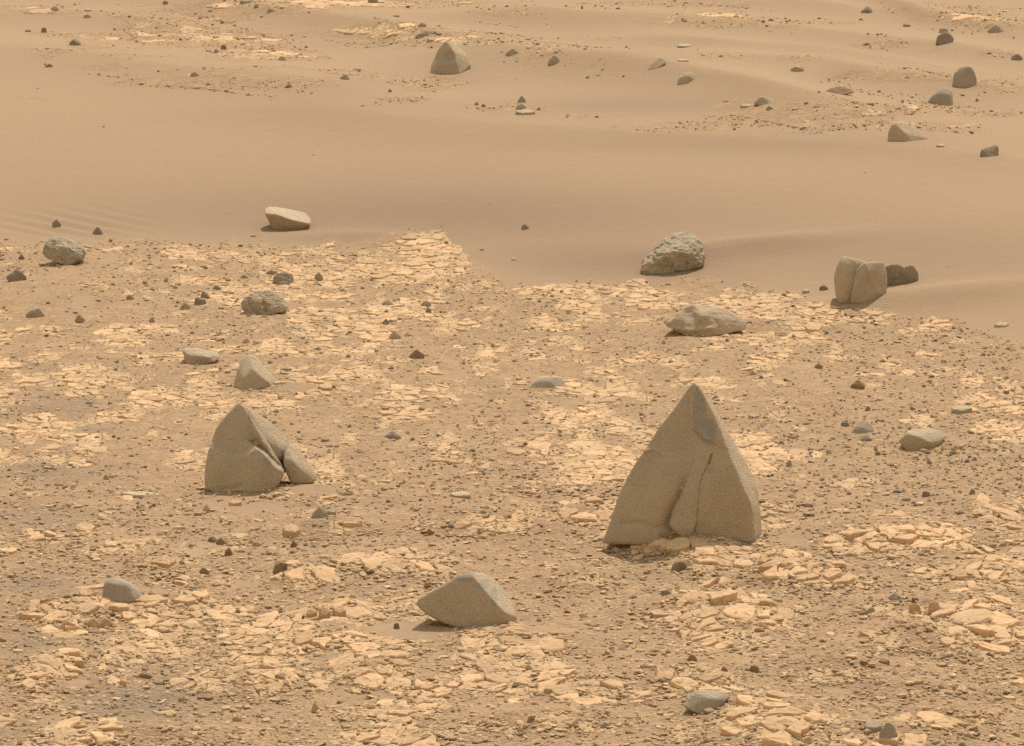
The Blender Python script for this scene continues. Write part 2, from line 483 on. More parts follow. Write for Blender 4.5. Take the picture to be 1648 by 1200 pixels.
DUST = (.36, .265, .165)
MATS = {
    'tan': rock_mat("dusty_tan_rock", (0.403, 0.320, 0.233), (0.476, 0.376, 0.273), (0.512, 0.383, 0.258), .45),
    'grey': rock_mat("blue_grey_rock", (0.330, 0.283, 0.233), (0.408, 0.340, 0.267), (0.456, 0.335, 0.215), .45),
    'dark': rock_mat("dark_brown_rock", (0.252, 0.204, 0.159), (0.347, 0.273, 0.201), (0.370, 0.270, 0.180), .40, 12),
    'rough': rock_mat("rough_pitted_rock", (0.323, 0.259, 0.190), (0.438, 0.356, 0.254), (0.449, 0.345, 0.225), .45, 14, .009, .006),
    'pale': rock_mat("pale_chalky_rock", (0.403, 0.323, 0.236), (0.515, 0.406, 0.286), (0.470, 0.329, 0.201), .45),
    'white': rock_mat("pale_lumpy_rock", (0.355, 0.301, 0.229), (0.453, 0.374, 0.278), (0.364, 0.264, 0.168), .35, 14, .009, .006),
    'peach': rock_mat("peach_bedrock_stone", (.54, .35, .205), (.61, .405, .24), (.44, .31, .18), .35, 20, .009),
    'brown': rock_mat("reddish_brown_stone", (.26, .165, .10), (.35, .23, .14), (.40, .28, .165), .35, 20, .012),
}


# ------------------------------------------------------------------ mesh helpers
def fast_mesh(name, verts, faces, mat, smooth_shade=False):
    """verts (n,3), faces (m,k) of equal length k"""
    verts = np.ascontiguousarray(verts, dtype=np.float32)
    faces = np.ascontiguousarray(faces, dtype=np.int32)
    me = bpy.data.meshes.new(name)
    k = faces.shape[1]
    me.vertices.add(len(verts)); me.vertices.foreach_set("co", verts.ravel())
    me.loops.add(faces.size); me.loops.foreach_set("vertex_index", faces.ravel())
    me.polygons.add(len(faces))
    me.polygons.foreach_set("loop_start", np.arange(0, faces.size, k, dtype=np.int32))
    me.polygons.foreach_set("loop_total", np.full(len(faces), k, dtype=np.int32))
    me.update(calc_edges=True)
    me.polygons.foreach_set("use_smooth", np.full(len(faces), smooth_shade, dtype=bool))
    me.materials.append(mat)
    return me


def float_attr(me, name, vals):
    a = me.attributes.new(name, 'FLOAT', 'POINT')
    a.data.foreach_set("value", np.ascontiguousarray(vals, dtype=np.float32))


def link(me, name, parent=None, loc=(0, 0, 0)):
    o = bpy.data.objects.new(name, me)
    COL.objects.link(o)
    o.location = loc
    if parent: o.parent = parent
    return o


# ------------------------------------------------------------------ ground sheet
rows_py = np.linspace(1262, -62, 640)
ry = np.array([plane_hit(824, p, .10)[1] for p in rows_py])
ry = np.concatenate([[-60, -30, -12, -4, 1, 4, 6, 7.2, 7.8], ry, ry[-1] + np.geomspace(.25, 900, 40)])
tc_ = np.linspace(-1.16, 1.16, 620)
side = 1.16 + np.geomspace(.012, 60, 26)
tcol = np.concatenate([-side[::-1], tc_, side])
hw = (PW / 2) / FPX * np.maximum(ry, 8.0) * 1.0
X = tcol[None, :] * hw[:, None]
Y = np.repeat(ry[:, None], len(tcol), 1)
Z = terrain(X, Y)
nr, nc = X.shape
idx = np.arange(nr * nc).reshape(nr, nc)
F = np.stack([idx[:-1, :-1].ravel(), idx[:-1, 1:].ravel(), idx[1:, 1:].ravel(), idx[1:, :-1].ravel()], 1)
grit_m, gpx, gpy = masks(X, Y, Z)
Zr = Z + 0.0022 * grit_m * fbm2(X * 40, Y * 30, 3, 61)
me = fast_mesh("ground", np.stack([X.ravel(), Y.ravel(), Zr.ravel()], 1), F, m_ground, True)
float_attr(me, "grit", grit_m.ravel())
cov_m = cover(X, Y, Z)[0]
float_attr(me, "bedrock", cov_m.ravel())
DARKER_SAND = [(700, 345, 560, 50, 1), (1000, 420, 260, 40, 1), (1350, 400, 500, 50, .6), (300, 330, 200, 40, .4), (1000, 170, 220, 14, .7), (1150, 228, 400, 18, .4), (640, 130, 120, 12, .4)]  # patches of darker sand colour: lower part of the sheet, below upper crests
float_attr(me, "darker_sand", (ell(gpx, gpy, DARKER_SAND) * (gpy > 100)).ravel())
float_attr(me, "dark", (ell(gpx, gpy, DARK) * (gpy > 300)).ravel())
ground = link(me, "ground")
ground["kind"] = "structure"


# ------------------------------------------------------------------ bedrock slabs
def clip(poly, nx, ny, c):
    out = []
    m = len(poly)
    for i in range(m):
        ax, ay = poly[i]; bx, by = poly[(i + 1) % m]
        da = ax * nx + ay * ny - c; db = bx * nx + by * ny - c
        if da <= 0: out.append((ax, ay))
        if (da < 0) != (db < 0) and da != db:
            t = da / (da - db)
            out.append((ax + (bx - ax) * t, ay + (by - ay) * t))
    return out


def slab_zone(y0, y1, sx, sy, drop, thr, seed):
    r = np.random.default_rng(seed)
    js = np.arange(int(y0 / sy), int(y1 / sy))
    j0 = int(js[0])
    SHEAR = .22
    cand = []
    for j in js:
        half = .128 * (j * sy) + .1
        imax = int(half / sx)
        for i in range(-imax, imax + 1):
            v_ = (j + r.uniform(-.48, .48)) * sy
            cand.append((i, j, (i + r.uniform(-.48, .48)) * sx + SHEAR * (v_ - j0 * sy) - round(SHEAR * (j - j0) * sy / sx) * sx, v_))
    ca = np.array(cand)
    zc = terrain(ca[:, 2], ca[:, 3])
    cpx, cpy = project(ca[:, 2], ca[:, 3], zc)
    strong = smooth(.6, .95, ell(cpx, cpy, PATCH, 1.4) + .25 * fbm2(ca[:, 2] * 5, ca[:, 3] * 3, 2, 49)) * (cpy > 300)
    go = r.random(len(ca)) > drop + .34 * strong
    cells = {(int(a), int(b)): (x_, y_) for (a, b, x_, y_), g_ in zip(cand, go) if g_}
    big_ = {(int(a), int(b)): st_ for (a, b, x_, y_), st_ in zip(cand, strong)}
    keys = list(cells)
    P = np.array([cells[k] for k in keys])
    z = terrain(P[:, 0], P[:, 1])
    c, g, px, py = cover(P[:, 0], P[:, 1], z)
    keep = c > thr + r.uniform(-.10, .10, len(P))
    out = []
    for q in np.nonzero(keep)[0]:
        i, j = keys[q]; cx, cy = P[q]
        kx, ky = (2.0 + 1.6 * big_[(i, j)]) * sx, (1.15 + .7 * big_[(i, j)]) * sy
        poly = [(-kx, -ky * .8), (-kx * .3, -ky), (kx * .7, -ky), (kx, -ky * .2), (kx * .8, ky * .9), (-kx * .2, ky), (-kx, ky * .5)]
        for di in (-4, -3, -2, -1, 0, 1, 2, 3, 4):
            for dj in (-2, -1, 0, 1, 2):
                nb = cells.get((i + di, j + dj))
                if nb is None or (di == 0 and dj == 0): continue
                dx, dy = nb[0] - cx, nb[1] - cy
                poly = clip(poly, dx, dy, (dx * dx + dy * dy) / 2)
                if len(poly) < 3: break
            if len(poly) < 3: break
        if len(poly) >= 3:
            out.append((cx, cy, float(z[q]), poly, float(c[q]), float(py[q])))
    return out


def slab_outline(poly, c, py, r):
    P = np.array(poly)
    g = P.mean(0)
    shrink = r.uniform(.93, .985) if c > 1.0 else r.uniform(.86, .975) if c > .75 else r.uniform(.55, .90)
    P = g + (P - g) * shrink
    ring = []
    m = len(P)
    L = np.linalg.norm(np.roll(P, -1, 0) - P, axis=1)
    for i in range(m):
        a, b = P[i], P[(i + 1) % m]
        if L[i] < .003: continue
        ring.append(a * .96 + g * .04)
        k = 1 if L[i] < .025 else 2
        for t in range(1, k + 1):
            f = t / (k + 1) + r.uniform(-.1, .1)
            nrm = np.array([b[1] - a[1], a[0] - b[0]]) / L[i]
            ring.append(a + (b - a) * f + nrm * r.normal(0, .07) * L[i])
    ring = np.array(ring)
    n = len(ring)
    if n < 4: return None
    area = .5 * np.sum(ring[:, 0] * np.roll(ring[:, 1], -1) - ring[:, 1] * np.roll(ring[:, 0], -1))
    if area < 0: ring = ring[::-1]
    size = math.sqrt(max(1e-6, abs(area)))
    if size < .008: return None
    inner = g + (ring - g) * r.uniform(.87, .95)
    mid = g + (ring - g) * .45
    return g, ring, inner, mid, size


def slab_build(cz, g, ring, inner, mid, size, c, py, r, tz, fz):
    n = len(ring)
    thick = r.random()
    th = (.0014 + .0058 * thick ** 2.6 * min(1.4, size / .035)) * (1.0 if py > 800 else .55)
    sd = .11 if py > 800 else .035
    if c > 1.0: sd *= .55; th = .003 + (th - .003) * .5
    ta, tb = r.normal(0, sd), r.normal(.5 * sd, sd)
    dome = r.uniform(.0, .07)

    def topz(q, lift, k):
        d = q - g
        return (tz[k * n:(k + 1) * n] - cz) * .6 + th + d[:, 0] * ta + d[:, 1] * tb + lift + fz[k * n:(k + 1) * n] * .0028
    z0 = tz[:n] - cz - .03
    z1 = topz(ring, -dome * size * .55, 0) - .0012
    z2 = topz(inner, 0, 1)
    z3 = topz(mid, dome * size * .25, 2) + r.normal(0, .0007, n)
    out = g + (ring - g) * 1.03
    V = np.concatenate([np.c_[out, z0], np.c_[ring, z1], np.c_[inner, z2], np.c_[mid, z3], np.array([[g[0], g[1], z3.mean() + dome * size * .1]])])
    i_ = np.arange(n); j_ = (i_ + 1) % n
    Fc = [np.c_[3 * n + i_, 3 * n + j_, np.full(n, 4 * n)]]
    for a in range(3):
        Fc += [np.c_[a * n + i_, a * n + j_, (a + 1) * n + j_], np.c_[a * n + i_, (a + 1) * n + j_, (a + 1) * n + i_]]
    return V, np.concatenate(Fc)


slabs = []
for args in ((8.2, 11.6, .0175, .066, .42, .52, 3), (11.6, 17.2, .019, .066, .42, .53, 4), (17.2, 23.5, .040, .13, .42, .55, 5)):
    slabs += slab_zone(*args)
rs = np.random.default_rng(5)
lay = []
for q in slabs:
    ol = slab_outline(q[3], q[4], q[5], rs)
    if ol: lay.append((q, ol))
allp = np.concatenate([np.concatenate(ol[1:4]) + np.array([q[0], q[1]]) for q, ol in lay])
allz = terrain(allp[:, 0], allp[:, 1])
allf = fbm2(allp[:, 0] * 45, allp[:, 1] * 45, 2, 9)
geo, at_ = [], 0
for (cx, cy, cz, poly, c, py), (g_, ring, inner, mid, size) in lay:
    k = 3 * len(ring)
    V, Fc = slab_build(cz, g_, ring, inner, mid, size, c, py, rs, allz[at_:at_ + k], allf[at_:at_ + k])
    at_ += k
    px, pyy = project(cx, cy, cz)
    infr = 0 <= px <= PW and 0 <= pyy <= PH
    geo.append((size * size / cy ** 3 if infr else 0, cx, cy, cz, V, Fc))
geo.sort(key=lambda q: -q[0])
NS = 300
for k, (s, cx, cy, cz, V, Fc) in enumerate(geo[:NS]):
    me = fast_mesh("slab", V, Fc, m_slab)
    float_attr(me, "tint", np.full(len(V), rs.random() ** 1.6))
    link(me, "slab", ground, (cx, cy, cz))
VV, FF, TT, off = [], [], [], 0
for s, cx, cy, cz, V, Fc in geo[NS:]:
    VV.append(V + np.array([cx, cy, cz])); FF.append(Fc + off); off += len(V)
    TT.append(np.full(len(V), rs.random() ** 1.6))
me = fast_mesh("small_slabs", np.concatenate(VV), np.concatenate(FF), m_slab)
float_attr(me, "tint", np.concatenate(TT))
o = link(me, "small_slabs", ground)
o["kind"] = "stuff"
print("slabs", len(geo), "tris", sum(len(g_[5]) for g_ in geo))

# ------------------------------------------------------------------ boulders
_ico = {}


def ico(level):
    if level not in _ico:
        bm = bmesh.new()
        bmesh.ops.create_icosphere(bm, subdivisions=level, radius=1)
        v = np.array([q.co[:] for q in bm.verts]); f = np.array([[w.index for w in q.verts] for q in bm.faces])
        bm.free()
        _ico[level] = (v / np.linalg.norm(v, axis=1)[:, None], f)
    return _ico[level]


def hull_planes(P):
    bm = bmesh.new()
    for p in P: bm.verts.new(p)
    bmesh.ops.convex_hull(bm, input=bm.verts)
    bm.normal_update()
    pl = []
    c = P.mean(0)
    for f in bm.faces:
        if f.calc_area() < 1e-9: continue
        nrm = np.array(f.normal); d = float(nrm @ np.array(f.verts[0].co))
        if nrm @ c > d: nrm, d = -nrm, -d
        if all(nrm @ q[0] < .997 for q in pl): pl.append((nrm, d))
    bm.free()
    return np.array([q[0] for q in pl]), np.array([q[1] for q in pl])


def star_rock(P, level, p, amp, seed, freq=3.0, ridged=0.0):
    """P: hull points in metres about the anchor. Returns verts, faces."""
    c = P.mean(0)
    Q = P - c
    ext = np.maximum(Q.max(0) - Q.min(0), 1e-4) / 2
    Q = Q / ext
    nrm, d = hull_planes(Q)
    v, f = ico(level)
    dots = v @ nrm.T
    r_inv = np.where(dots > 1e-3, dots / np.maximum(d, .02), 0)
    r = (np.sum(r_inv ** p, 1)) ** (-1 / p)
    W = v * r[:, None]
    size = float(np.cbrt(ext.prod()))
    S = W * ext
    q = S / size * freq / 2
    nn = fbm3(q + seed * 3.1, 5, seed)
    if ridged:
        nn = nn * (1 - ridged) - ridged * np.abs(fbm3(q * 1.6 + 9, 4, seed + 3)) * 2 + ridged * .4
    S = S * (1 + amp * nn)[:, None]
    return S + c, f


def stroke_dist(px, py, line):
    best = np.full(len(px), 1e9)
    for (ax, ay), (bx, by) in zip(line[:-1], line[1:]):
        dx, dy = bx - ax, by - ay
        t = np.clip(((px - ax) * dx + (py - ay) * dy) / (dx * dx + dy * dy), 0, 1)
        best = np.minimum(best, np.hypot(px - ax - t * dx, py - ay - t * dy))
    return best


def add_rock(name, label, cat, anchor, pts, mat, back=None, p=26, amp=.05, level=5, seed=1, carve=(), dent=(), freq=3.0, ridged=0.0, group=None, sink=0.0, shade_smooth=True, step=(), bare=(), parent=None):
    bx, by = anchor
    gx, gy, gz = ground_at(bx, by)
    s = math.hypot(gy, CAM_H) / FPX

    def world(x, y, w):
        d = ray(x, y)
        t = (gy + w * s) / d[1]
        return np.array([d[0] * t, d[1] * t, CAM_H + d[2] * t])
    P = np.array([world(*q) for q in pts])
    if back:
        W, sx, sz = back
        mx = (P[:, 0].max() + P[:, 0].min()) / 2
        zb = P[:, 2].min()
        B = P.copy()
        B[:, 0] = mx + (B[:, 0] - mx) * sx
        B[:, 2] = zb + (B[:, 2] - zb) * sz
        B[:, 1] = B[:, 1] + W * s
        P = np.concatenate([P, B])
    base = np.array([gx, gy, gz - sink * s])
    V, Fc = star_rock(P - base, level, p, amp, seed, freq, ridged)
    V = V + base
    if carve or dent or step or bare:
        px, py = project(V[:, 0], V[:, 1], V[:, 2])
        front = smooth(.9, .35, (V[:, 1] - V[:, 1].min()) / (np.ptp(V[:, 1]) + 1e-6))
        wob = 1.5 * fbm3(V / s / 9, 3, seed + 8)
        for line, wd, dp in carve:
            dd = stroke_dist(px + wob, py + wob, line)
            V[:, 1] += front * dp * s * np.exp(-(dd / wd) ** 2)
        for line, side, wd, dp, *soft in step:
            sf = soft[0] if soft else 1.0
            qx, qy = px + wob * .6, py + wob * .6
            dd = stroke_dist(qx, qy, line)
            sgn = np.zeros(len(V)); bd_ = np.full(len(V), 1e9)
            for (ax, ay), (bx_, by_) in zip(line[:-1], line[1:]):
                ex, ey = bx_ - ax, by_ - ay
                tt = np.clip(((qx - ax) * ex + (qy - ay) * ey) / (ex * ex + ey * ey), 0, 1)
                dk_ = np.hypot(qx - ax - tt * ex, qy - ay - tt * ey)
                cr = ex * (qy - ay) - ey * (qx - ax)
                upd = dk_ < bd_
                bd_ = np.where(upd, dk_, bd_); sgn = np.where(upd, cr, sgn)
            on = smooth(-sf, sf, np.where(sgn * side > 0, dd, -dd))
            endf = smooth(0, 10, np.minimum(np.hypot(px - line[0][0], py - line[0][1]), np.hypot(px - line[-1][0], py - line[-1][1])) + 3)
            V[:, 1] += front * dp * s * on * np.exp(-dd / wd) * endf
        for cx, cy, rx, ry, dp in dent:
            q = ((px - cx) / rx) ** 2 + ((py - cy) / ry) ** 2
            V[:, 1] += front * dp * s * np.exp(-q ** 1.5)
    bv = np.zeros(len(V))
    for cx, cy, rx, ry in bare:
        bv = np.maximum(bv, smooth(1.5, .5, ((px - cx) / rx) ** 2 + ((py - cy) / ry) ** 2))
    V = V - base
    me = fast_mesh(name, V, Fc, MATS[mat], shade_smooth)
    if bare: float_attr(me, "bare", bv)
    if parent:
        return link(me, name, parent, tuple(Vector(base) - parent.location))
    o = link(me, name, None, tuple(base))
    o["label"] = label
    o["category"] = cat
    if group: o["group"] = group
    return o


big = add_rock("boulder", "largest boulder, a tall tan pyramid with a crack down its front", "boulder", (1090, 860),
    [(1117, 610, 86), (1109, 630, 90), (1080, 677, 76), (1047, 713, 62), (1028, 735, 56), (1008, 762, 48), (994, 795, 40), (984, 825, 30), (964, 874, 14), (1010, 878, 2),
     (1110, 660, 62), (1099, 725, 32), (1094, 790, 4), (1050, 880, -8), (1100, 880, -6), (1142, 667, 66), (1158, 707, 48), (1171, 750, 31), (1200, 792, 12), (1212, 820, 4), (1214, 876, 4),
     (1120, 697, 46), (1154, 714, 48), (1131, 630, 100), (1151, 657, 118), (1176, 697, 128), (1202, 740, 128), (1213, 760, 122), (1222, 785, 116), (1227, 808, 106), (1229, 835, 98), (1228, 866, 90)],
    'tan', back=(70, .72, .80), p=36, amp=.03, level=7, seed=3, freq=5,
    carve=[([(1145, 732), (1141, 745)], 1.4, 6), ([(1141, 745), (1130, 768), (1126, 785), (1123, 812), (1122, 832), (1117, 858)], .9, 3.4),
           ([(1066, 866), (1085, 872), (1105, 866)], 6, 6), ([(1002, 842), (1030, 841), (1058, 850)], 4, 3),
           ([(1188, 780), (1170, 812), (1150, 850)], 5, -1.5), ([(1022, 728), (1052, 722), (1066, 731)], 3, -3)],
    step=[([(1100, 788), (1093, 806), (1083, 826), (1077, 846), (1088, 858)], 1, 14, 17), ([(1108, 636), (1109, 664), (1116, 690), (1130, 706), (1158, 717)], 1, 16, 3),
          ([(1206, 808), (1212, 830), (1214, 862)], 1, 9, 4)],
    dent=[(1104, 730, 17, 52, 7), (1170, 815, 26, 44, 6), (1062, 775, 16, 60, -4)], bare=[(1126, 662, 11, 44), (1140, 696, 14, 22)])
add_rock("rock_buttress", "", "", (1090, 860), [(1099, 789, 16), (1112, 793, 15), (1121, 800, 14), (1124, 815, 8), (1122, 838, -2), (1113, 862, -10), (1100, 866, -12), (1080, 850, -8), (1077, 840, -4), (1083, 824, 2), (1090, 806, 8), (1106, 820, -4), (1104, 850, -14),
    (1100, 800, 50), (1120, 810, 50), (1085, 850, 50), (1118, 862, 50)], 'tan', p=30, amp=.03, level=5, seed=4, freq=4, parent=big)

left = add_rock("boulder", "left pyramid boulder split by a wedge-shaped notch low on its right side", "boulder", (395, 792),
    [(383, 643, 84), (352, 676, 68), (339, 705, 52), (330, 731, 36), (327, 762, 26), (331, 806, 8), (395, 652, 76), (408, 675, 60), (415, 699, 46), (412, 718, 38), (425, 726, 24), (436, 741, 14), (448, 752, 16), (460, 758, 28),
     (457, 770, 26), (450, 781, 18), (441, 790, 6), (408, 802, 0), (370, 806, 2)],
    'tan', back=(60, .7, .75), p=30, amp=.03, level=7, seed=9, freq=5,
    step=[([(340, 716), (356, 728), (374, 735), (390, 733), (402, 725), (412, 717)], -1, 24, 6, 5), ([(410, 719), (424, 728), (436, 742), (447, 753), (460, 758)], -1, 9, 26, 1.5)],
    carve=[([(336, 800), (360, 790), (385, 783)], 5, 3), ([(436, 744), (440, 756), (440, 776)], 3, -2)],
    dent=[(398, 706, 14, 16, 4), (352, 750, 14, 24, -3)], bare=[(430, 742, 8, 6), (404, 668, 5, 14)])
add_rock("rock_slab", "", "", (395, 792), [(383, 645, 88), (395, 652, 80), (402, 656, 98), (409, 675, 66), (417, 698, 52), (430, 674, 106), (452, 693, 106), (474, 717, 102), (448, 722, 66), (458, 728, 66), (443, 742, 52), (428, 727, 52), (476, 745, 90), (420, 740, 70),
    (400, 670, 125), (450, 720, 130), (470, 760, 120), (410, 770, 120)], 'tan', p=20, amp=.04, level=6, seed=10, freq=5, parent=left)
add_rock("broken_piece", "", "", (395, 792), [(454, 730, 52), (464, 712, 74), (475, 711, 98), (490, 736, 92), (508, 757, 74), (513, 766, 66), (511, 777, 54), (500, 771, 46), (483, 780, 36), (468, 778, 36), (460, 764, 38), (454, 745, 42), (472, 744, 34), (490, 761, 40),
    (465, 740, 105), (500, 768, 95), (470, 780, 90)], 'tan', p=13, amp=.06, level=6, seed=12, freq=5, parent=left)

add_rock("boulder", "low wedge boulder with sharp ridge, nearest of the large rocks, centre bottom", "boulder", (760, 1004),
    [(669, 973, -14), (673, 962, -8), (690, 953, -8), (717, 936, -2), (737, 924, 2), (757, 919, 8), (783, 922, 50), (804, 939, 66), (821, 960, 60), (830, 980, 44), (834, 996, 20), (822, 1009, -20),
     (797, 1013, -34), (737, 1010, -34), (707, 1000, -26), (683, 988, -20), (763, 928, -8), (770, 947, -15), (787, 967, -24), (811, 984, -29), (828, 990, -10), (735, 939, -8), (722, 1004, 12), (805, 1006, 12)],
    'tan', back=(70, .8, .62), p=60, amp=.016, level=6, seed=5, freq=5, bare=[(748, 928, 18, 9), (778, 940, 10, 8), (795, 960, 6, 16)])

add_rock("boulder", "small rounded-pyramid boulder just behind the notched left pyramid", "boulder", (412, 626),
    [(400, 569, 50), (391, 574, 48), (381, 596, 34), (375, 622, 24), (380, 632, 8), (386, 632, 0), (405, 590, 20), (392, 608, 8), (408, 570, 56), (422, 584, 62), (435, 598, 62), (445, 610, 56), (446, 621, 44),
     (440, 626, 16), (421, 606, 8), (432, 614, 8), (415, 632, -2), (421, 607, 8)],
    'tan', back=(40, .7, .7), p=50, amp=.018, level=5, seed=15, freq=4)

add_rock("boulder", "tilted grey-tan boulder with a flat bright top, lying alone at the sand edge", "boulder", (462, 370),
    [(424, 338, 34), (426, 343, 10), (447, 345, 0), (470, 354, -6), (500, 360, 2), (440, 373, 14), (467, 374, 6), (490, 370, 10), (432, 358, 16), (430, 331, 50), (450, 333, 70), (467, 337, 74), (492, 341, 66),
     (502, 352, 44), (445, 370, 60), (485, 368, 60)], 'pale', p=30, amp=.02, level=5, seed=21, freq=4)

add_rock("boulder", "angular pyramid boulder on the upper dunes with a ledge across its dark face", "boulder", (716, 118),
    [(718, 64, 24), (707, 76, 22), (697, 96, 14), (690, 124, 0), (721, 66, 26), (732, 85, 10), (734, 100, 2), (739, 122, -4), (734, 71, 44), (748, 83, 50), (754, 92, 46), (759, 106, 38), (750, 114, 24), (712, 124, -4), (712, 100, 4)],
    'tan', back=(34, .75, .75), p=60, amp=.035, level=5, seed=24, freq=4, dent=[(724, 92, 8, 9, 5), (700, 88, 5, 12, 2)])

add_rock("boulder", "rough knobbly boulder with bright pitted top at the edge of the big sand sheet", "boulder", (1070, 441),
    [(1029, 426, 18), (1032, 440, 4), (1040, 414, 26), (1050, 402, 36), (1070, 380, 56), (1090, 371, 66), (1110, 371, 72), (1126, 380, 70), (1134, 397, 60), (1139, 413, 44), (1132, 428, 26), (1098, 439, 16), (1063, 444, 8), (1040, 444, 4),
     (1060, 412, 8), (1080, 405, 6), (1112, 406, 10)], 'white', back=(70, .8, .6), p=20, amp=.17, level=6, seed=25, freq=6, ridged=.45)

blk = add_rock("boulder", "blocky tan boulder with vertical groove, touching a smaller dark rock behind", "boulder", (1378, 486),
    [(1342, 448, 18), (1346, 427, 24), (1355, 410, 30), (1366, 412, 26), (1380, 415, 30), (1398, 424, 30), (1394, 452, 14), (1388, 489, 4), (1351, 490, 2), (1344, 474, 10), (1360, 424, 12), (1362, 460, -2), (1399, 489, 20)],
    'tan', back=(50, .85, .75), p=24, amp=.05, level=6, seed=27, freq=4)
add_rock("rock_lobe", "", "", (1378, 486), [(1376, 436, 10), (1383, 427, 12), (1390, 422, 8), (1400, 420, 30), (1413, 425, 36), (1422, 420, 42), (1427, 434, 46), (1429, 457, 38), (1425, 474, 24), (1399, 491, 0), (1368, 489, -6), (1368, 478, -6), (1379, 452, -4), (1398, 438, 4), (1410, 465, 6),
    (1392, 425, 60), (1422, 425, 80), (1424, 480, 60), (1375, 484, 50)], 'tan', p=26, amp=.05, level=6, seed=28, freq=4, dent=[(1402, 456, 12, 14, 5), (1378, 446, 4, 18, 3)], parent=blk)
dk2 = add_rock("boulder", "dark low two-humped rock tucked behind the grooved blocky boulder", "boulder", (1448, 457),
    [(1420, 430, 8), (1430, 427, 8), (1443, 423, 10), (1450, 428, 8), (1462, 432, 12), (1466, 452, 8), (1445, 461, -2), (1418, 461, 0), (1438, 440, 0)],
    'dark', back=(28, .85, .65), p=24, amp=.10, level=5, seed=29, freq=5)
add_rock("rock_lobe", "", "", (1448, 457), [(1442, 438, 6), (1450, 433, 8), (1462, 427, 10), (1468, 426, 12), (1477, 436, 12), (1479, 450, 8), (1470, 457, 4), (1462, 455, 2), (1450, 458, 4), (1460, 438, 2), (1455, 436, 26), (1475, 440, 28), (1472, 455, 24)],
    'dark', p=24, amp=.12, level=5, seed=30, freq=5, parent=dk2)

add_rock("boulder", "long pale-tan boulder with a blunt snout, tapering right into a sand tail", "boulder", (1125, 541),
    [(1068, 523, 16), (1083, 509, 26), (1099, 496, 36), (1107, 489, 40), (1118, 487, 44), (1151, 490, 50), (1166, 495, 48), (1192, 508, 40), (1201, 520, 30), (1199, 532, 20), (1178, 534, 12), (1151, 542, 2), (1118, 545, 0), (1098, 540, 6), (1083, 531, 12), (1113, 520, 8), (1124, 505, 14)],
    'pale', back=(60, .8, .6), p=24, amp=.09, level=6, seed=31, freq=5, dent=[(1110, 508, 10, 13, 8)], carve=[([(1118, 489), (1128, 502), (1126, 514)], 4, -4), ([(1075, 527), (1110, 531), (1150, 526)], 4, -4)])

add_rock("boulder", "smooth dome-shaped dark boulder with a centre ridge, far right", "boulder", (1553, 140),
    [(1560, 104, 16), (1545, 107, 14), (1535, 118, 8), (1532, 143, 2), (1568, 112, 20), (1573, 128, 20), (1572, 144, 12), (1548, 123, 2), (1550, 144, -4), (1556, 110, 12)],
    'grey', back=(34, .8, .75), p=22, amp=.015, level=4, seed=33)
add_rock("boulder", "hunched grey boulder with light cap, in front of the dome-shaped one at far right", "boulder", (1513, 168),
    [(1490, 171, 4), (1498, 155, 8), (1511, 143, 12), (1525, 139, 20), (1534, 146, 22), (1535, 168, 12), (1530, 152, 6), (1510, 151, 2), (1512, 172, -4), (1532, 172, -2)],
    'grey', back=(34, .8, .7), p=22, amp=.03, level=4, seed=35)
add_rock("boulder", "half-shaded boulder, dark face left and bright back sloping right to a tip", "boulder", (1450, 227),
    [(1429, 214, 8), (1434, 200, 12), (1441, 195, 16), (1456, 213, 2), (1467, 231, -2), (1429, 231, 0), (1458, 197, 30), (1475, 206, 34), (1487, 216, 32), (1495, 223, 26), (1486, 229, 18)],
    'pale', back=(34, .85, .6), p=34, amp=.015, level=5, seed=37)
add_rock("boulder", "knobbly dark boulder low by the right edge below the dunes", "boulder", (1592, 252),
    [(1577, 247, 6), (1579, 240, 8), (1594, 234, 14), (1604, 232, 16), (1608, 236, 16), (1608, 255, 6), (1581, 255, 0), (1594, 255, -3)],
    'dark', back=(26, .8, .7), p=16, amp=.05, level=4, seed=39)
add_rock("boulder", "pale lumpy round boulder at the left edge of the stony ground", "boulder", (105, 427),
    [(68, 397, 20), (80, 382, 34), (97, 379, 40), (113, 384, 42), (134, 397, 36), (140, 410, 26), (129, 423, 10), (103, 430, 0), (87, 421, 4), (70, 410, 12), (98, 400, 8), (115, 402, 8)],
    'white', back=(45, .85, .65), p=16, amp=.19, level=6, seed=41, freq=5, ridged=.45)
add_rock("boulder", "knobbly oblong grey-tan boulder among slabs, upper left", "boulder", (415, 507),
    [(387, 487, 12), (393, 478, 18), (410, 473, 24), (420, 465, 34), (443, 468, 36), (458, 480, 32), (465, 493, 24), (457, 502, 12), (433, 508, 2), (397, 510, 0), (388, 498, 6), (425, 490, 4)],
    'rough', back=(40, .85, .65), p=18, amp=.17, level=6, seed=43, freq=5, ridged=.4, carve=[([(424, 487), (427, 500)], 3, 6)])
add_rock("rock", "dark rough round rock directly behind the oblong knobbly boulder", "rock", (456, 459),
    [(438, 450, 8), (442, 441, 14), (456, 436, 18), (470, 440, 20), (473, 451, 14), (467, 461, 4), (445, 462, 0), (456, 463, -3)],
    'dark', back=(24, .85, .7), p=14, amp=.18, level=5, seed=45, freq=5, ridged=.4)
add_rock("boulder", "flat-topped dusty slab boulder left of the small rounded pyramid", "boulder", (322, 586),
    [(293, 563, 16), (300, 558, 26), (320, 560, 36), (333, 563, 38), (351, 566, 34), (354, 575, 18), (347, 582, 6), (300, 588, 0), (295, 576, 6), (310, 572, 2), (335, 574, 2), (320, 590, 0)],
    'tan', back=(36, .85, .5), p=24, amp=.11, level=5, seed=47, freq=5, ridged=.2)
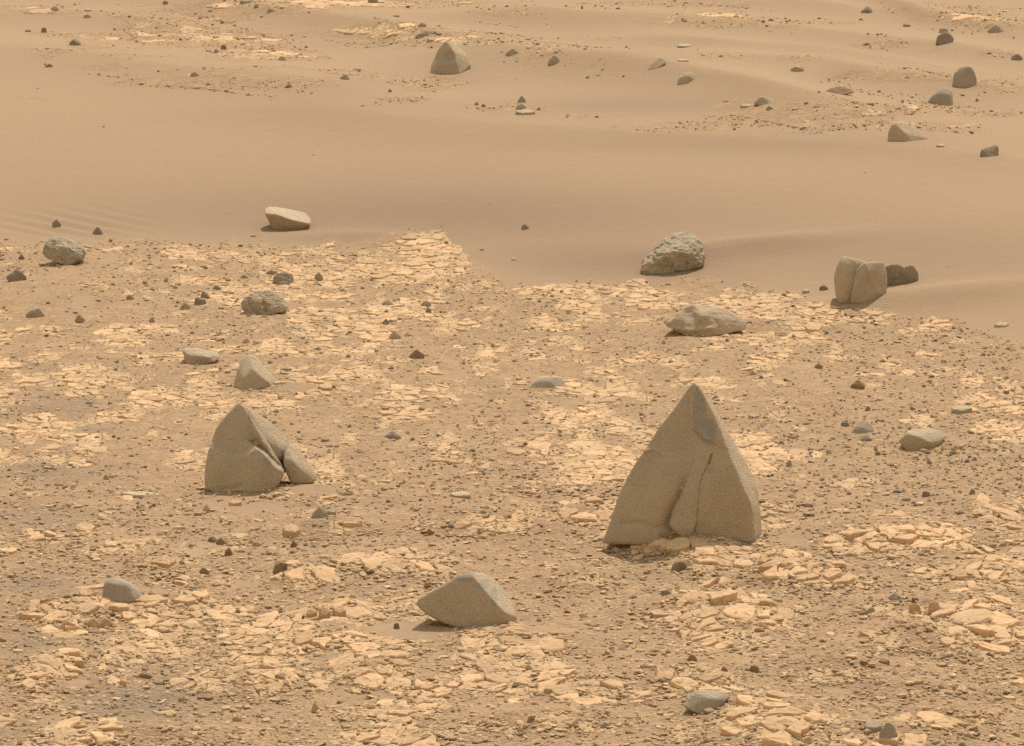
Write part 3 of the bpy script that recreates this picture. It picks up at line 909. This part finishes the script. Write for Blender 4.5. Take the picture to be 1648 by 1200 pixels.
add_rock("boulder", "low grey boulder with slanting back, alone in the middle of the stony ground", "boulder", (880, 625),
    [(848, 626, 4), (860, 613, 12), (878, 606, 20), (897, 606, 24), (908, 613, 22), (909, 624, 12), (884, 612, 8), (880, 628, -2), (905, 629, 2)],
    'grey', back=(30, .85, .6), p=26, amp=.02, level=5, seed=49)
add_rock("boulder", "smooth low oval boulder with a sand tail, right of the largest pyramid", "boulder", (1478, 724),
    [(1446, 708, 12), (1457, 694, 20), (1472, 688, 36), (1510, 690, 50), (1524, 702, 44), (1516, 714, 26), (1497, 723, 6), (1475, 728, -2), (1455, 723, 4), (1462, 697, 10), (1478, 702, 2), (1496, 712, 2)],
    'tan', back=(40, .8, .5), p=24, amp=.02, level=5, seed=51)
add_rock("rock", "blue-grey wedge rock right of the largest pyramid, biggest of a close trio", "rock", (1388, 697),
    [(1369, 698, 4), (1376, 686, 10), (1385, 676, 18), (1395, 676, 20), (1406, 686, 18), (1406, 697, 8), (1387, 688, 2), (1390, 702, -3)],
    'grey', back=(24, .8, .65), p=22, amp=.03, level=4, seed=53)
add_rock("boulder", "rounded blue-grey boulder with dusty stripe on pale slabs, lower left", "boulder", (195, 969),
    [(163, 957, 12), (169, 934, 22), (180, 927, 32), (200, 931, 36), (217, 942, 36), (228, 955, 28), (229, 965, 18), (213, 970, 2), (187, 973, -2), (169, 968, 4), (207, 940, 14), (214, 965, 2), (185, 940, 12)],
    'grey', back=(38, .8, .7), p=20, amp=.025, level=5, seed=55)
add_rock("boulder", "pale grey faceted boulder with pointed right end near the bottom edge", "boulder", (1130, 1148),
    [(1099, 1137, 10), (1108, 1120, 22), (1120, 1109, 34), (1150, 1110, 40), (1170, 1112, 36), (1176, 1122, 26), (1160, 1138, 8), (1145, 1149, 0), (1125, 1150, -2), (1105, 1142, 4), (1150, 1125, 8), (1126, 1118, 18)],
    'grey', back=(36, .8, .55), p=26, amp=.03, level=5, seed=57)
add_rock("rock", "light pointed rock leaning right on the upper dune, dark on its right end", "rock", (1055, 111),
    [(1040, 114, 4), (1050, 100, 12), (1063, 90, 18), (1070, 94, 14), (1072, 101, 8), (1060, 110, 0), (1050, 114, 0)],
    'pale', back=(18, .85, .6), p=22, amp=.02, level=4, seed=59)
add_rock("rock", "tan half-cone rock in the lee of an upper dune", "rock", (1104, 134),
    [(1089, 137, 2), (1092, 125, 8), (1102, 117, 12), (1110, 114, 16), (1117, 121, 18), (1119, 128, 12), (1108, 122, 4), (1106, 137, -2)],
    'tan', back=(20, .85, .6), p=22, amp=.03, level=4, seed=61)
add_rock("rock", "small dark pyramid rock on the topmost dune crest, upper right", "rock", (1396, 21),
    [(1385, 18, 4), (1396, 8, 10), (1403, 13, 12), (1406, 25, 6), (1390, 25, 0), (1398, 15, 2)], 'dark', back=(16, .85, .6), p=22, amp=.03, level=4, seed=63)
add_rock("rock", "dark boulder with one sloping shoulder, beside a smaller one near the upper right corner", "rock", (1520, 71),
    [(1506, 70, 4), (1508, 58, 8), (1518, 50, 12), (1528, 50, 14), (1536, 62, 14), (1534, 70, 6), (1514, 74, -2)], 'dark', back=(22, .85, .6), p=18, amp=.04, level=4, seed=65)
add_rock("rock", "pale tumbled rock with a jagged crown on the lower dune edge", "rock", (1230, 169),
    [(1213, 168, 4), (1218, 157, 10), (1226, 152, 14), (1236, 156, 16), (1256, 166, 14), (1250, 171, 4), (1230, 173, 0)], 'pale', back=(20, .85, .6), p=14, amp=.09, level=4, seed=67, ridged=.3)
add_rock("rock", "brown rough mound of a rock half buried in the upper sand", "rock", (1348, 151),
    [(1321, 152, 6), (1333, 142, 14), (1350, 137, 22), (1368, 141, 22), (1377, 149, 12), (1350, 155, 0)], 'brown', back=(20, .85, .4), p=12, amp=.06, level=4, seed=69)
add_rock("stone", "brown tilted stone block beside the foot of the largest pyramid's slabs", "stone", (1098, 918),
    [(1079, 916, 4), (1084, 905, 10), (1092, 899, 18), (1110, 900, 22), (1116, 912, 16), (1114, 921, 4), (1084, 922, 0), (1096, 903, 4)], 'brown', back=(20, .85, .6), p=20, amp=.04, level=4, seed=71)


# ---- the many smaller stones: picture box, kind of shape, material, label
def stone_points(kind, x0, y0, x1, y1, r):
    W, H = x1 - x0, y1 - y0
    cx = (x0 + x1) / 2
    D = W * r.uniform(.55, .85)
    tan = (y1 + 700) / FPX
    pts = []
    if kind == 'pyr':
        ax = cx + r.uniform(-.18, .18) * W
        pts.append((ax, y0, D * .45))
        pts.append((ax + .10 * W, y0 + .08 * H, D * .5))
        for a in np.linspace(0, 2 * math.pi, 8)[:-1] + r.uniform(0, .7):
            w = D * .5 * (1 - math.cos(a)); x = cx + W * .5 * math.sin(a) * r.uniform(.93, 1.03)
            pts.append((x, y1 + 3 - w * tan, w))
            pts.append((cx + (x - cx) * .85, y1 - H * r.uniform(.25, .5) - w * tan * .5, D * .4 + (w - D * .4) * .7))
    elif kind == 'flat':
        for a in np.linspace(0, 2 * math.pi, 7)[:-1] + r.uniform(-.3, .7) + r.uniform(-.25, .25, 6):
            w = D * .5 * (1 - math.cos(a)); x = cx + W * .5 * math.sin(a) * r.uniform(.85, 1.05)
            pts.append((x, y1 + 2 - w * tan, w))
            pts.append((cx + (x - cx) * r.uniform(.8, 1), y0 + H * (.60 * (1 + math.cos(a)) / 2 + r.uniform(0, .16)), D * .06 + w * .9))
    elif kind == 'block':
        for a in np.linspace(0, 2 * math.pi, 6)[:-1] + r.uniform(0, 1.2):
            w = D * .5 * (1 - math.cos(a)); x = cx + W * .5 * math.sin(a) * r.uniform(.9, 1.05)
            pts.append((x, y1 + 2 - w * tan, w))
            pts.append((cx + (x - cx) * r.uniform(.55, 1), y0 + H * r.uniform(0, .45), D * .2 + w * .75))
        pts.append((cx, y0, D * .5))
    else:
        for k in range(8):
            a = r.uniform(0, 2 * math.pi); e = math.asin(r.uniform(-.25, 1))
            w = D * .5 * (1 - math.cos(a) * math.cos(e)); x = cx + W * .5 * math.sin(a) * math.cos(e)
            pts.append((x, y1 - (H * .92) * max(-.12, math.sin(e)) - w * tan * .3, w))
        pts += [(x0, y1 - H * .25, D * .45), (x1, y1 - H * .3, D * .5), (cx, y1 + 2, 0), (cx, y0, D * .55), (x0 + W * .2, y1 + 2, D * .2), (x1 - W * .2, y1 + 2, D * .2)]
    return pts


STONES = [
 (111,60,131,73,'round','dark','dark rounded rock sitting alone on upper left sand'),
 (80,8,95,17,'round','grey','grey humped rock near the top left corner'),
 (134,12,149,18,'flat','pale','pale flat rock near top left, farther of a stacked pair'),
 (133,22,149,29,'block','pale','pale blocky rock near top left, nearer of a stacked pair'),
 (65,43,76,52,'block','dark','small dark cube-like rock left of the upper left stony patch'),
 (40,46,51,51,'flat','dark','low dark stone at the left margin beside the cube-like rock'),
 (72,102,86,108,'round','brown','low brown stone half buried in sand below the upper left patch'),
 (355,71,366,79,'block','dark','dark blocky stone on pale slabs of the upper left patch'),
 (343,77,353,85,'round','grey','grey round stone just left of the dark blocky one, upper left patch'),
 (330,78,341,83,'flat','dark','low dark stone leftmost in the row of three on the upper left patch'),
 (429,11,444,20,'pyr','grey','grey peaked rock near the top edge above the bare dune'),
 (408,6,417,13,'round','dark','small dark stone left of the grey peaked rock at top'),
 (344,7,354,13,'round','grey','small grey stone at the top between two dark ones'),
 (334,14,344,19,'round','dark','small dark stone on the crest of the topmost left dune'),
 (260,0,273,7,'block','dark','dark rock cut by the top edge, left of centre'),
 (384,-2,408,5,'flat','dark','long dark flat rock cut by the top edge, left side'),
 (447,89,461,97,'round','pale','pale stone at the right end of the upper left patch'),
 (374,58,385,63,'flat','dark','low dark flat stone at the far rim of the upper left patch'),
 (305,113,322,123,'pyr','pale','whitish jagged stone on sand below the upper left patch'),
 (459,134,471,141,'round','dark','grey-brown stone at the foot of the upper left gravel'),
 (287,60,294,65,'round','dark','tiny dark stone in the middle of the upper left patch'),
 (331,133,340,137,'round','dark','small dark stone in the gravel fringe above the big sand sheet'),
 (83,351,99,364,'round','dark','rough brown rock among sand ripples at the left'),
 (148,363,167,377,'pyr','dark','pointed triangular rock right of the rippled sand'),
 (402,376,414,381,'flat','dark','dark flat stone in front left of the tilted flat-topped boulder'),
 (672,34,687,43,'round','grey','blue-grey rounded rock on the dune edge above the ledged pyramid'),
 (667,48,697,59,'pyr','grey','wide low grey peaked rock behind the ledged pyramid'),
 (686,58,703,67,'flat','pale','pale flat slab-like rock touching the sand behind the ledged pyramid'),
 (696,49,703,54,'round','dark','small dark stone touching the wide low grey rock'),
 (813,76,836,89,'round','tan','rounded tan rock right of the ledged pyramid, in dune hollow'),
 (881,86,903,103,'pyr','tan','chunky peaked tan rock farther right of the ledged pyramid'),
 (890,79,901,85,'round','pale','pale stone poking out behind the chunky peaked tan rock'),
 (1088,69,1114,77,'flat','pale','pale flat-topped rock on the upper dune slope'),
 (1087,94,1111,99,'flat','pale','thin bright slab just below the pale flat-topped rock'),
 (832,152,848,165,'pyr','grey','small grey peaked rock, farthest of the stack on the sand sheet rim'),
 (829,164,849,176,'pyr','tan','pointed tan rock in the middle of the stack on the sand rim'),
 (827,174,863,185,'flat','pale','pale flat slab, nearest of the stack on the sand sheet rim'),
 (763,163,771,169,'round','dark','small dark stone left of the stack on the sand rim'),
 (774,166,783,172,'round','dark','small dark stone between its twin and the stack on the sand rim'),
 (624,142,631,148,'pyr','brown','tiny reddish pointed stone left below the ledged pyramid'),
 (546,117,563,128,'round','grey','grey stone where the upper left gravel ends'),
 (566,109,582,113,'flat','dark','thin dark flat stone right above the grey stone at gravel end'),
 (863,172,871,177,'pyr','dark','small dark pointed stone right of the pale slab on the sand rim'),
 (942,121,950,126,'round','dark','small dark stone in the middle upper hollow'),
 (959,118,971,122,'flat','grey','thin grey stone right of a dark one in the middle upper hollow'),
 (934,7,939,14,'pyr','dark','tiny dark spike of rock near the top edge, centre'),
 (589,-2,612,5,'block','dark','dark rock cut by the top edge near the centre'),
 (653,7,660,13,'round','dark','small dark stone near the top edge above the blue-grey rock'),
 (632,23,643,27,'flat','dark','flat dark stone on bare dune near the top centre'),
 (838,358,853,369,'pyr','dark','lone dark triangular stone in the middle of the big sand sheet'),
 (846,73,857,78,'flat','pale','small pale plate in the hollow right of the rounded tan rock'),
 (862,81,874,85,'flat','pale','thin bright plate left of the chunky peaked tan rock'),
 (1508,43,1528,53,'block','grey','small grey block behind the shouldered dark boulder, upper right'),
 (1588,38,1616,53,'round','grey','smooth loaf-shaped grey boulder near the top right corner'),
 (1626,85,1646,97,'round','dark','dark rock at the right margin of the upper dunes'),
 (1271,103,1295,115,'round','tan','tan loaf-shaped rock on the dune left of the gravel strip'),
 (1190,166,1212,173,'flat','pale','pale flat stone left of the pale tumbled rock'),
 (1163,159,1175,164,'round','pale','tiny pale stone peeking from sand left of the flat pale one'),
 (1232,169,1245,177,'pyr','dark','dark wedge stone touching the front of the pale tumbled rock'),
 (1273,171,1285,177,'flat','pale','small pale stone right of the dark wedge stone'),
 (1308,168,1322,173,'flat','dark','low dark stone under the brown half-buried mound'),
 (1505,230,1522,237,'flat','pale','small bright plate right of the half-shaded boulder'),
 (1395,163,1408,169,'flat','dark','low dark stone in the gravel left of the hunched grey boulder'),
 (1569,157,1576,163,'round','dark','small dark stone right of the hunched grey boulder'),
 (1291,193,1308,197,'flat','pale','thin pale strip of stone below the gravel, right of centre'),
 (1179,204,1185,209,'round','grey','tiny grey stone on the sand sheet rim right of centre'),
 (1286,204,1295,209,'round','dark','small dark stone below the thin pale strip of stone'),
 (1225,31,1232,36,'round','dark','small dark stone left of a twin in the upper right patch'),
 (1236,29,1246,34,'round','dark','small dark stone right of its twin in the upper right patch'),
 (1452,36,1466,43,'flat','dark','low dark stone behind the crest near the upper right corner'),
 (1388,68,1400,73,'block','dark','small dark block on thin gravel below the top right pyramid'),
 (1357,122,1367,126,'flat','pale','tiny bright plate in the right gravel strip'),
 (1455,121,1465,126,'round','dark','dark stone in the right gravel strip'),
 (29,407,40,418,'round','dark','small dark rock left of the pale lumpy boulder'),
 (8,431,44,452,'round','dark','dark rough rock cut by the left margin below the pale lumpy boulder'),
 (41,492,72,511,'round','rough','pitted pale-topped rock low on the left sand slope'),
 (119,503,137,519,'round','grey','round grey stone right of the pitted rock on the left'),
 (202,473,216,482,'round','dark','dark stone at the edge of the left sand slope'),
 (321,466,339,481,'pyr','dark','dark stone in upper left trio, standing behind a flat block'),
 (310,478,333,491,'block','dark','flat-topped dark block in front of the upper left trio'),
 (289,485,308,498,'round','rough','knobbly stone leftmost of the upper left trio'),
 (342,457,356,466,'round','dark','dark stone behind and right of the upper left trio'),
 (385,441,400,448,'round','dark','dark stone on bright slabs left of the rough round rock'),
 (425,432,449,443,'round','dark','dark lumpy stone touching the rough round rock on its left'),
 (505,436,521,451,'round','rough','rough stone right of the rough round rock'),
 (505,556,518,565,'round','grey','small grey stone right of the small rounded pyramid'),
 (390,542,403,552,'pyr','peach','peach pointed stone behind the small rounded pyramid'),
 (455,589,471,597,'flat','dark','flat dark stone just right of the small rounded pyramid'),
 (238,509,250,519,'round','grey','small grey stone on gravel between the left slope and the trio'),
 (200,658,212,664,'round','dark','small dark stone on pale slabs left of the notched pyramid'),
 (515,702,531,711,'flat','dark','flat dark stone right of the notched pyramid'),
 (137,642,150,650,'round','pale','pale stone on bright slabs at the left'),
 (612,481,637,493,'round','white','pale pitted stone, farthest of a line of four in the centre'),
 (615,497,627,504,'pyr','dark','small dark stone just in front of the pale pitted stone'),
 (615,511,627,521,'round','dark','dark round stone in the line of four in the centre'),
 (624,530,648,546,'pyr','tan','largest stone of the central line of four, a grey-tan hump'),
 (683,493,696,504,'pyr','dark','small dark cone right of the central line of stones'),
 (676,482,695,493,'round','rough','knobbly stone behind the small dark cone'),
 (656,560,684,577,'round','brown','ragged dark brown rock below the central line of stones'),
 (625,574,637,579,'flat','dark','thin dark stone left of the ragged brown rock'),
 (555,568,566,576,'round','grey','grey stone left of the thin dark stone'),
 (617,692,649,707,'pyr','dark','dark angular rock right of the notched pyramid on gravel'),
 (771,397,780,403,'flat','grey','small stone on sand right of the bright slab corner'),
 (822,413,832,419,'flat','peach','peach chip lying on sand near the slab corner'),
 (613,652,628,659,'flat','grey','flat grey stone behind the dark angular rock'),
 (742,579,750,586,'pyr','peach','small peach stone right of the ragged brown rock'),
 (980,608,986,614,'round','dark','tiny dark stone right of the lone low grey boulder'),
 (1317,457,1334,467,'round','dark','dark stone left of the grooved blocky boulder'),
 (1290,463,1304,472,'flat','pale','pale flat stone farther left of the grooved blocky boulder'),
 (1413,532,1427,537,'flat','dark','flat dark stone below the grooved blocky boulder'),
 (1480,516,1488,522,'round','pale','small pale stone at the right sand edge'),
 (1599,517,1626,527,'flat','pale','pale plate lying alone on sand at the right margin'),
 (1310,583,1325,593,'pyr','brown','small brown peaked stone above and right of the largest pyramid'),
 (1368,609,1395,626,'round','brown','rough reddish rock with a sand tail, right of the largest pyramid'),
 (1205,594,1218,603,'round','rough','rough stone behind the largest pyramid to the right'),
 (1220,603,1229,609,'round','dark','small dark stone next to the rough one behind the largest pyramid'),
 (1145,635,1159,643,'round','grey','grey stone close to the tip of the largest pyramid'),
 (1204,664,1225,673,'flat','grey','low grey flat stone right of the largest pyramid upper flank'),
 (1352,678,1367,687,'block','dark','small dark block left of the blue-grey wedge rock'),
 (1383,697,1405,710,'round','grey','low grey stone in front of the blue-grey wedge rock'),
 (1527,650,1568,665,'flat','tan','long low tan rock flush with gravel near the right margin'),
 (1392,652,1402,661,'round','dark','small dark stone on the far side of the blue-grey wedge rock'),
 (1615,603,1625,611,'round','grey','small grey stone at the right margin in mid gravel'),
 (1251,708,1263,715,'round','dark','dark stone right of the largest pyramid at mid height'),
 (1264,738,1276,751,'pyr','grey','grey upright pebble right of the largest pyramid'),
 (1481,789,1498,799,'block','dark','dark stone in bare gravel at the right above bright slabs'),
 (1559,785,1571,795,'pyr','dark','dark leaning stone farther right in bare gravel'),
 (1564,734,1573,741,'round','grey','tiny grey stone below the oval boulder sand tail'),
 (165,762,176,772,'round','grey','small grey-green stone left of the notched pyramid'),
 (500,813,530,833,'pyr','grey','grey half-buried rock with pale crust below the notched pyramid'),
 (524,815,543,830,'flat','pale','pale crust slab touching the grey half-buried rock'),
 (360,879,376,894,'pyr','brown','small orange-tan pyramid stone below the notched pyramid'),
 (190,788,255,801,'flat','pale','long thin pale plate left of the notched pyramid foot'),
 (325,810,340,824,'pyr','peach','peach stone leaning at the foot of the notched pyramid'),
 (366,802,390,814,'flat','peach','peach block in front of the notched pyramid foot'),
 (405,867,423,879,'round','peach','smooth peach stone on sand below the notched pyramid'),
 (333,861,352,873,'round','brown','reddish lump, left one of a touching pair below the notched pyramid'),
 (347,864,363,877,'round','brown','reddish lump, right one of a touching pair below the notched pyramid'),
 (466,868,480,881,'round','brown','orange-brown stone beside peach slabs in the lower left'),
 (138,992,162,1011,'round','peach','left half of a smooth peach twin stone on a slab, lower left'),
 (158,992,182,1010,'round','peach','right half of a smooth peach twin stone on a slab, lower left'),
 (93,997,127,1014,'round','peach','smooth peach loaf stone left of the twin stones'),
 (435,903,466,922,'block','brown','brown slanted block leaning on the cracked mound, lower left'),
 (319,912,337,925,'round','brown','reddish stone between the grey striped boulder and the cracked mound'),
 (118,1061,138,1074,'block','peach','peach block near the dark streaked patch, bottom left'),
 (217,1079,248,1092,'round','brown','long brown stone at the rim of the dark streaked patch'),
 (315,1115,347,1128,'flat','brown','reddish slab at the right rim of the dark streaked patch'),
 (190,1093,206,1105,'block','peach','tan block inside the dark streaked patch'),
 (452,841,487,865,'flat','peach','thick peach block on the sandy shelf, lower left'),
 (490,974,512,997,'flat','peach','first block of a row of split thick peach bedrock'),
 (511,973,534,996,'flat','peach','second block of a row of split thick peach bedrock'),
 (533,970,559,993,'flat','peach','last block of a row of split thick peach bedrock'),
 (685,1181,707,1196,'block','grey','pale blue-grey stone at the bottom edge, left of centre'),
 (632,1002,644,1012,'block','brown','small brown cube stone left of the low wedge boulder'),
 (844,1067,857,1078,'pyr','peach','peach pointed stone below the low wedge boulder'),
 (685,849,700,861,'pyr','brown','brown stone in front of layered slabs, centre'),
 (722,788,762,802,'flat','pale','whitish flat plate alone on gravel in the centre'),
 (727,856,762,865,'flat','brown','long brown slab edge in front of layered slabs, centre'),
 (1388,1158,1421,1177,'flat','grey','greenish-grey tilted slab near the bottom, right side'),
 (1413,1158,1446,1193,'round','grey','greenish-grey chunky stone touching a tilted slab near the bottom'),
 (1428,952,1451,966,'round','grey','blue-grey stone among peach slabs, right side'),
 (1391,975,1411,989,'pyr','grey','small grey pyramid stone among peach slabs, right side'),
 (1105,1051,1123,1065,'round','brown','brown round stone above the pale faceted boulder'),
 (1550,1177,1568,1188,'round','grey','grey stone in the bottom right corner area'),
 (1517,1110,1535,1119,'pyr','grey','grey pointed stone above the bottom right slabs'),
 (1461,970,1485,989,'block','peach','left peach block of a pair right of the small grey pyramid'),
 (1491,967,1515,989,'block','peach','right peach block of a pair right of the small grey pyramid'),
 (1413,1058,1432,1069,'flat','brown','tilted brown chip in the lower right gravel'),
 (1496,1188,1518,1199,'round','grey','grey stone cut by the bottom edge, right side'),
 (1062,948,1082,957,'block','dark','dark small block left of peach slabs under the largest pyramid'),
 (1540,1145,1578,1156,'flat','brown','dark-edged long slab in the bottom right'),
 (1158,1070,1172,1082,'round','brown','small brown knob beside layered slabs, lower right of centre'),
 (1206,1070,1224,1082,'block','brown','brown knob between layered slabs and the lower right gravel'),
 (1288,1184,1312,1198,'block','peach','peach block at the bottom edge, right of centre'),
 (848,1150,862,1162,'round','brown','small brown stone at the bottom centre'),
 (965,1160,982,1172,'round','grey','small grey stone on bottom centre slabs'),
 (500,1128,516,1146,'pyr','peach','peach triangular stone in the lower left gravel'),
 (372,1150,392,1160,'round','peach','peach loaf stone left of the bottom edge centre'),
]
rk = np.random.default_rng(77)
boxes = []
for k, (x0, y0, x1, y1, kind, mat, label) in enumerate(STONES):
    pts = stone_points(kind, x0, y0, x1, y1, rk)
    big = (x1 - x0) > 22
    pp = {'round': 18, 'pyr': 30, 'flat': 34, 'block': 26}[kind]
    amp = {'round': .14, 'pyr': .09, 'flat': .10, 'block': .10}[kind]
    rd = .3 if mat in ('rough', 'white') or (mat == 'dark' and kind == 'round') else 0
    add_rock("rock" if (x1 - x0) * (y1 - y0) > 260 else "stone", label, "rock" if (x1 - x0) * (y1 - y0) > 260 else "stone",
             ((x0 + x1) / 2, y1), pts, mat, None, pp, amp, 4 if big else 3, 100 + k, freq=4, ridged=rd)
    boxes.append((x0, y0, x1, y1))

# ------------------------------------------------------------------ loose pebbles and chips
def pebbles(pxs, pys, sizes, flat, tint, seed, zbase=.0):
    r = np.random.default_rng(seed)
    n_ = len(pxs)
    a = (pxs - PW / 2) / FPX; b = -(pys - PH / 2) / FPX
    dy = b * SP + CP; dz = b * CP - SP
    guess = np.where(pys < 380, TOP + .01, .0)
    for _ in range(4):
        t = (guess - CAM_H) / dz
        gx, gy = a * t, dy * t
        guess = terrain(gx, gy)
    ok = gy < 23.8
    gz = guess
    s = sizes * np.hypot(gy, CAM_H) / FPX * .5
    v, f = ico(1)
    J = 1 + r.uniform(-.30, .30, (n_, len(v), 1))
    sc = np.stack([r.uniform(.75, 1.3, n_), r.uniform(.75, 1.3, n_), flat], 1)
    V = v[None] * J * sc[:, None, :]
    rz = r.uniform(0, 2 * math.pi, n_); rx = r.normal(0, .25, n_)
    c, sn = np.cos(rx), np.sin(rx)
    y_, z_ = V[..., 1] * c[:, None] - V[..., 2] * sn[:, None], V[..., 1] * sn[:, None] + V[..., 2] * c[:, None]
    c, sn = np.cos(rz), np.sin(rz)
    x2 = V[..., 0] * c[:, None] - y_ * sn[:, None]; y2 = V[..., 0] * sn[:, None] + y_ * c[:, None]
    V = np.stack([x2, y2, z_], -1) * s[:, None, None]
    V += np.stack([gx, gy, gz + s * flat * .35], 1)[:, None, :]
    V, ok_t = V[ok], tint[ok]
    m_ = len(V)
    Fc = (f[None] + (np.arange(m_) * len(v))[:, None, None]).reshape(-1, 3)
    return V.reshape(-1, 3), Fc, np.repeat(ok_t, len(v)), (gx[ok], gy[ok], gz[ok])


def scatter(name, n_try, py0, py1, smin, smax, expo, seed, dens, tintf, flat_rng):
    r = np.random.default_rng(seed)
    px = r.uniform(-140, 1790, n_try); py = r.uniform(py0, py1, n_try)
    a = (px - PW / 2) / FPX; b = -(py - PH / 2) / FPX
    dy = b * SP + CP; dz = b * CP - SP
    g_ = np.where(py < 380, TOP, 0.0)
    for _ in range(4):
        t = (g_ - CAM_H) / dz; g_ = terrain(a * t, dy * t)
    t = (g_ - CAM_H) / dz
    c, g, qx, qy = cover(a * t, dy * t, g_)
    pr = dens(c, g, px, py, a * t, dy * t)
    k = r.random(n_try) < pr
    px, py, c, g = px[k], py[k], c[k], g[k]
    n_ = len(px)
    u = r.random(n_)
    s = smin * (1 - u * (1 - (smin / smax) ** expo)) ** (-1 / expo)
    s = s * (.55 + .45 * np.clip((py - 0) / 900, 0, 1.1))
    tint = tintf(r, n_, px, py)
    flat = r.uniform(*flat_rng, n_)
    return pebbles(px, py, s, flat, tint, seed + 1)


def dens_peb(c, g, px, py, x, y):
    n_ = fbm2(x * 2.2, y * 1.2, 4, 71)
    d = .30 + .5 * np.clip(n_, -.5, 1)
    d = d + .55 * np.exp(-(((px - 1450) / 180) ** 2 + ((py - 730) / 80) ** 2)) + .4 * np.exp(-(((px - 260) / 120) ** 2 + ((py - 450) / 40) ** 2)) \
        + .35 * np.exp(-(((px - 1480) / 160) ** 2 + ((py - 560) / 40) ** 2)) + .25 * np.exp(-(((px - 900) / 260) ** 2 + ((py - 740) / 50) ** 2))
    return np.clip(d, .05, 1) * smooth(.15, .7, g) * (1 - .25 * ell(px, py, DARK) * (py > 580))


def tint_mix(dark_share):
    def f(r, n_, px, py):
        k = r.random(n_)
        rt = np.clip((px - 900) / 600, 0, 1) * np.clip(1 - np.abs(py - 680) / 200, 0, 1)
        ds = dark_share * np.where(py > 830, .45, 1) + .25 * rt + .15 * (py < 260) * (px > 600) - .15 * (py < 260) * (px < 600)
        return np.where(k < ds, r.uniform(.0, .36, n_), r.uniform(.42, 1, n_))
    return f


VV, FF, TT, off = [], [], [], 0
jobs = [dict(n_try=72000, py0=370, py1=1260, smin=2.7, smax=11, expo=2.0, seed=201, dens=dens_peb, tintf=tint_mix(.30), flat_rng=(.45, .9)),
        dict(n_try=26000, py0=780, py1=1260, smin=5.5, smax=17, expo=2.3, seed=211, dens=lambda c, g, px, py, x, y: smooth(.3, .8, g) * (.3 + .5 * smooth(.15, .5, c)), tintf=tint_mix(.04), flat_rng=(.22, .6)),
        dict(n_try=20000, py0=380, py1=800, smin=4, smax=13, expo=2.4, seed=221, dens=lambda c, g, px, py, x, y: smooth(.3, .8, g) * (.15 + .4 * smooth(.1, .5, c)), tintf=tint_mix(.12), flat_rng=(.25, .6)),
        dict(n_try=42000, py0=-40, py1=250, smin=3.0, smax=12, expo=2.0, seed=231, dens=lambda c, g, px, py, x, y: smooth(.3, .9, g) * .55, tintf=tint_mix(.35), flat_rng=(.35, .8)),
        dict(n_try=900, py0=-30, py1=700, smin=2.2, smax=7, expo=2, seed=241, dens=lambda c, g, px, py, x, y: np.where(g < .3, .05, 0), tintf=tint_mix(.5), flat_rng=(.4, .9))]
for jb in jobs:
    V, Fc, T, _ = scatter("pebbles", **jb)
    VV.append(V); FF.append(Fc + off); TT.append(T); off += len(V)
me = fast_mesh("gravel", np.concatenate(VV), np.concatenate(FF), m_peb)
float_attr(me, "tint", np.concatenate(TT))
o = link(me, "gravel")
o["kind"] = "stuff"
o["label"] = "loose pebbles and flat chips strewn over the stony ground"
o["category"] = "gravel"
print("pebbles tris", len(me.polygons), "verts", off)
tot = sum(len(ob.data.polygons) * (2 if ob.name == 'ground' else 1) for ob in scene.objects if ob.type == 'MESH')
print("TOTAL tris", tot)
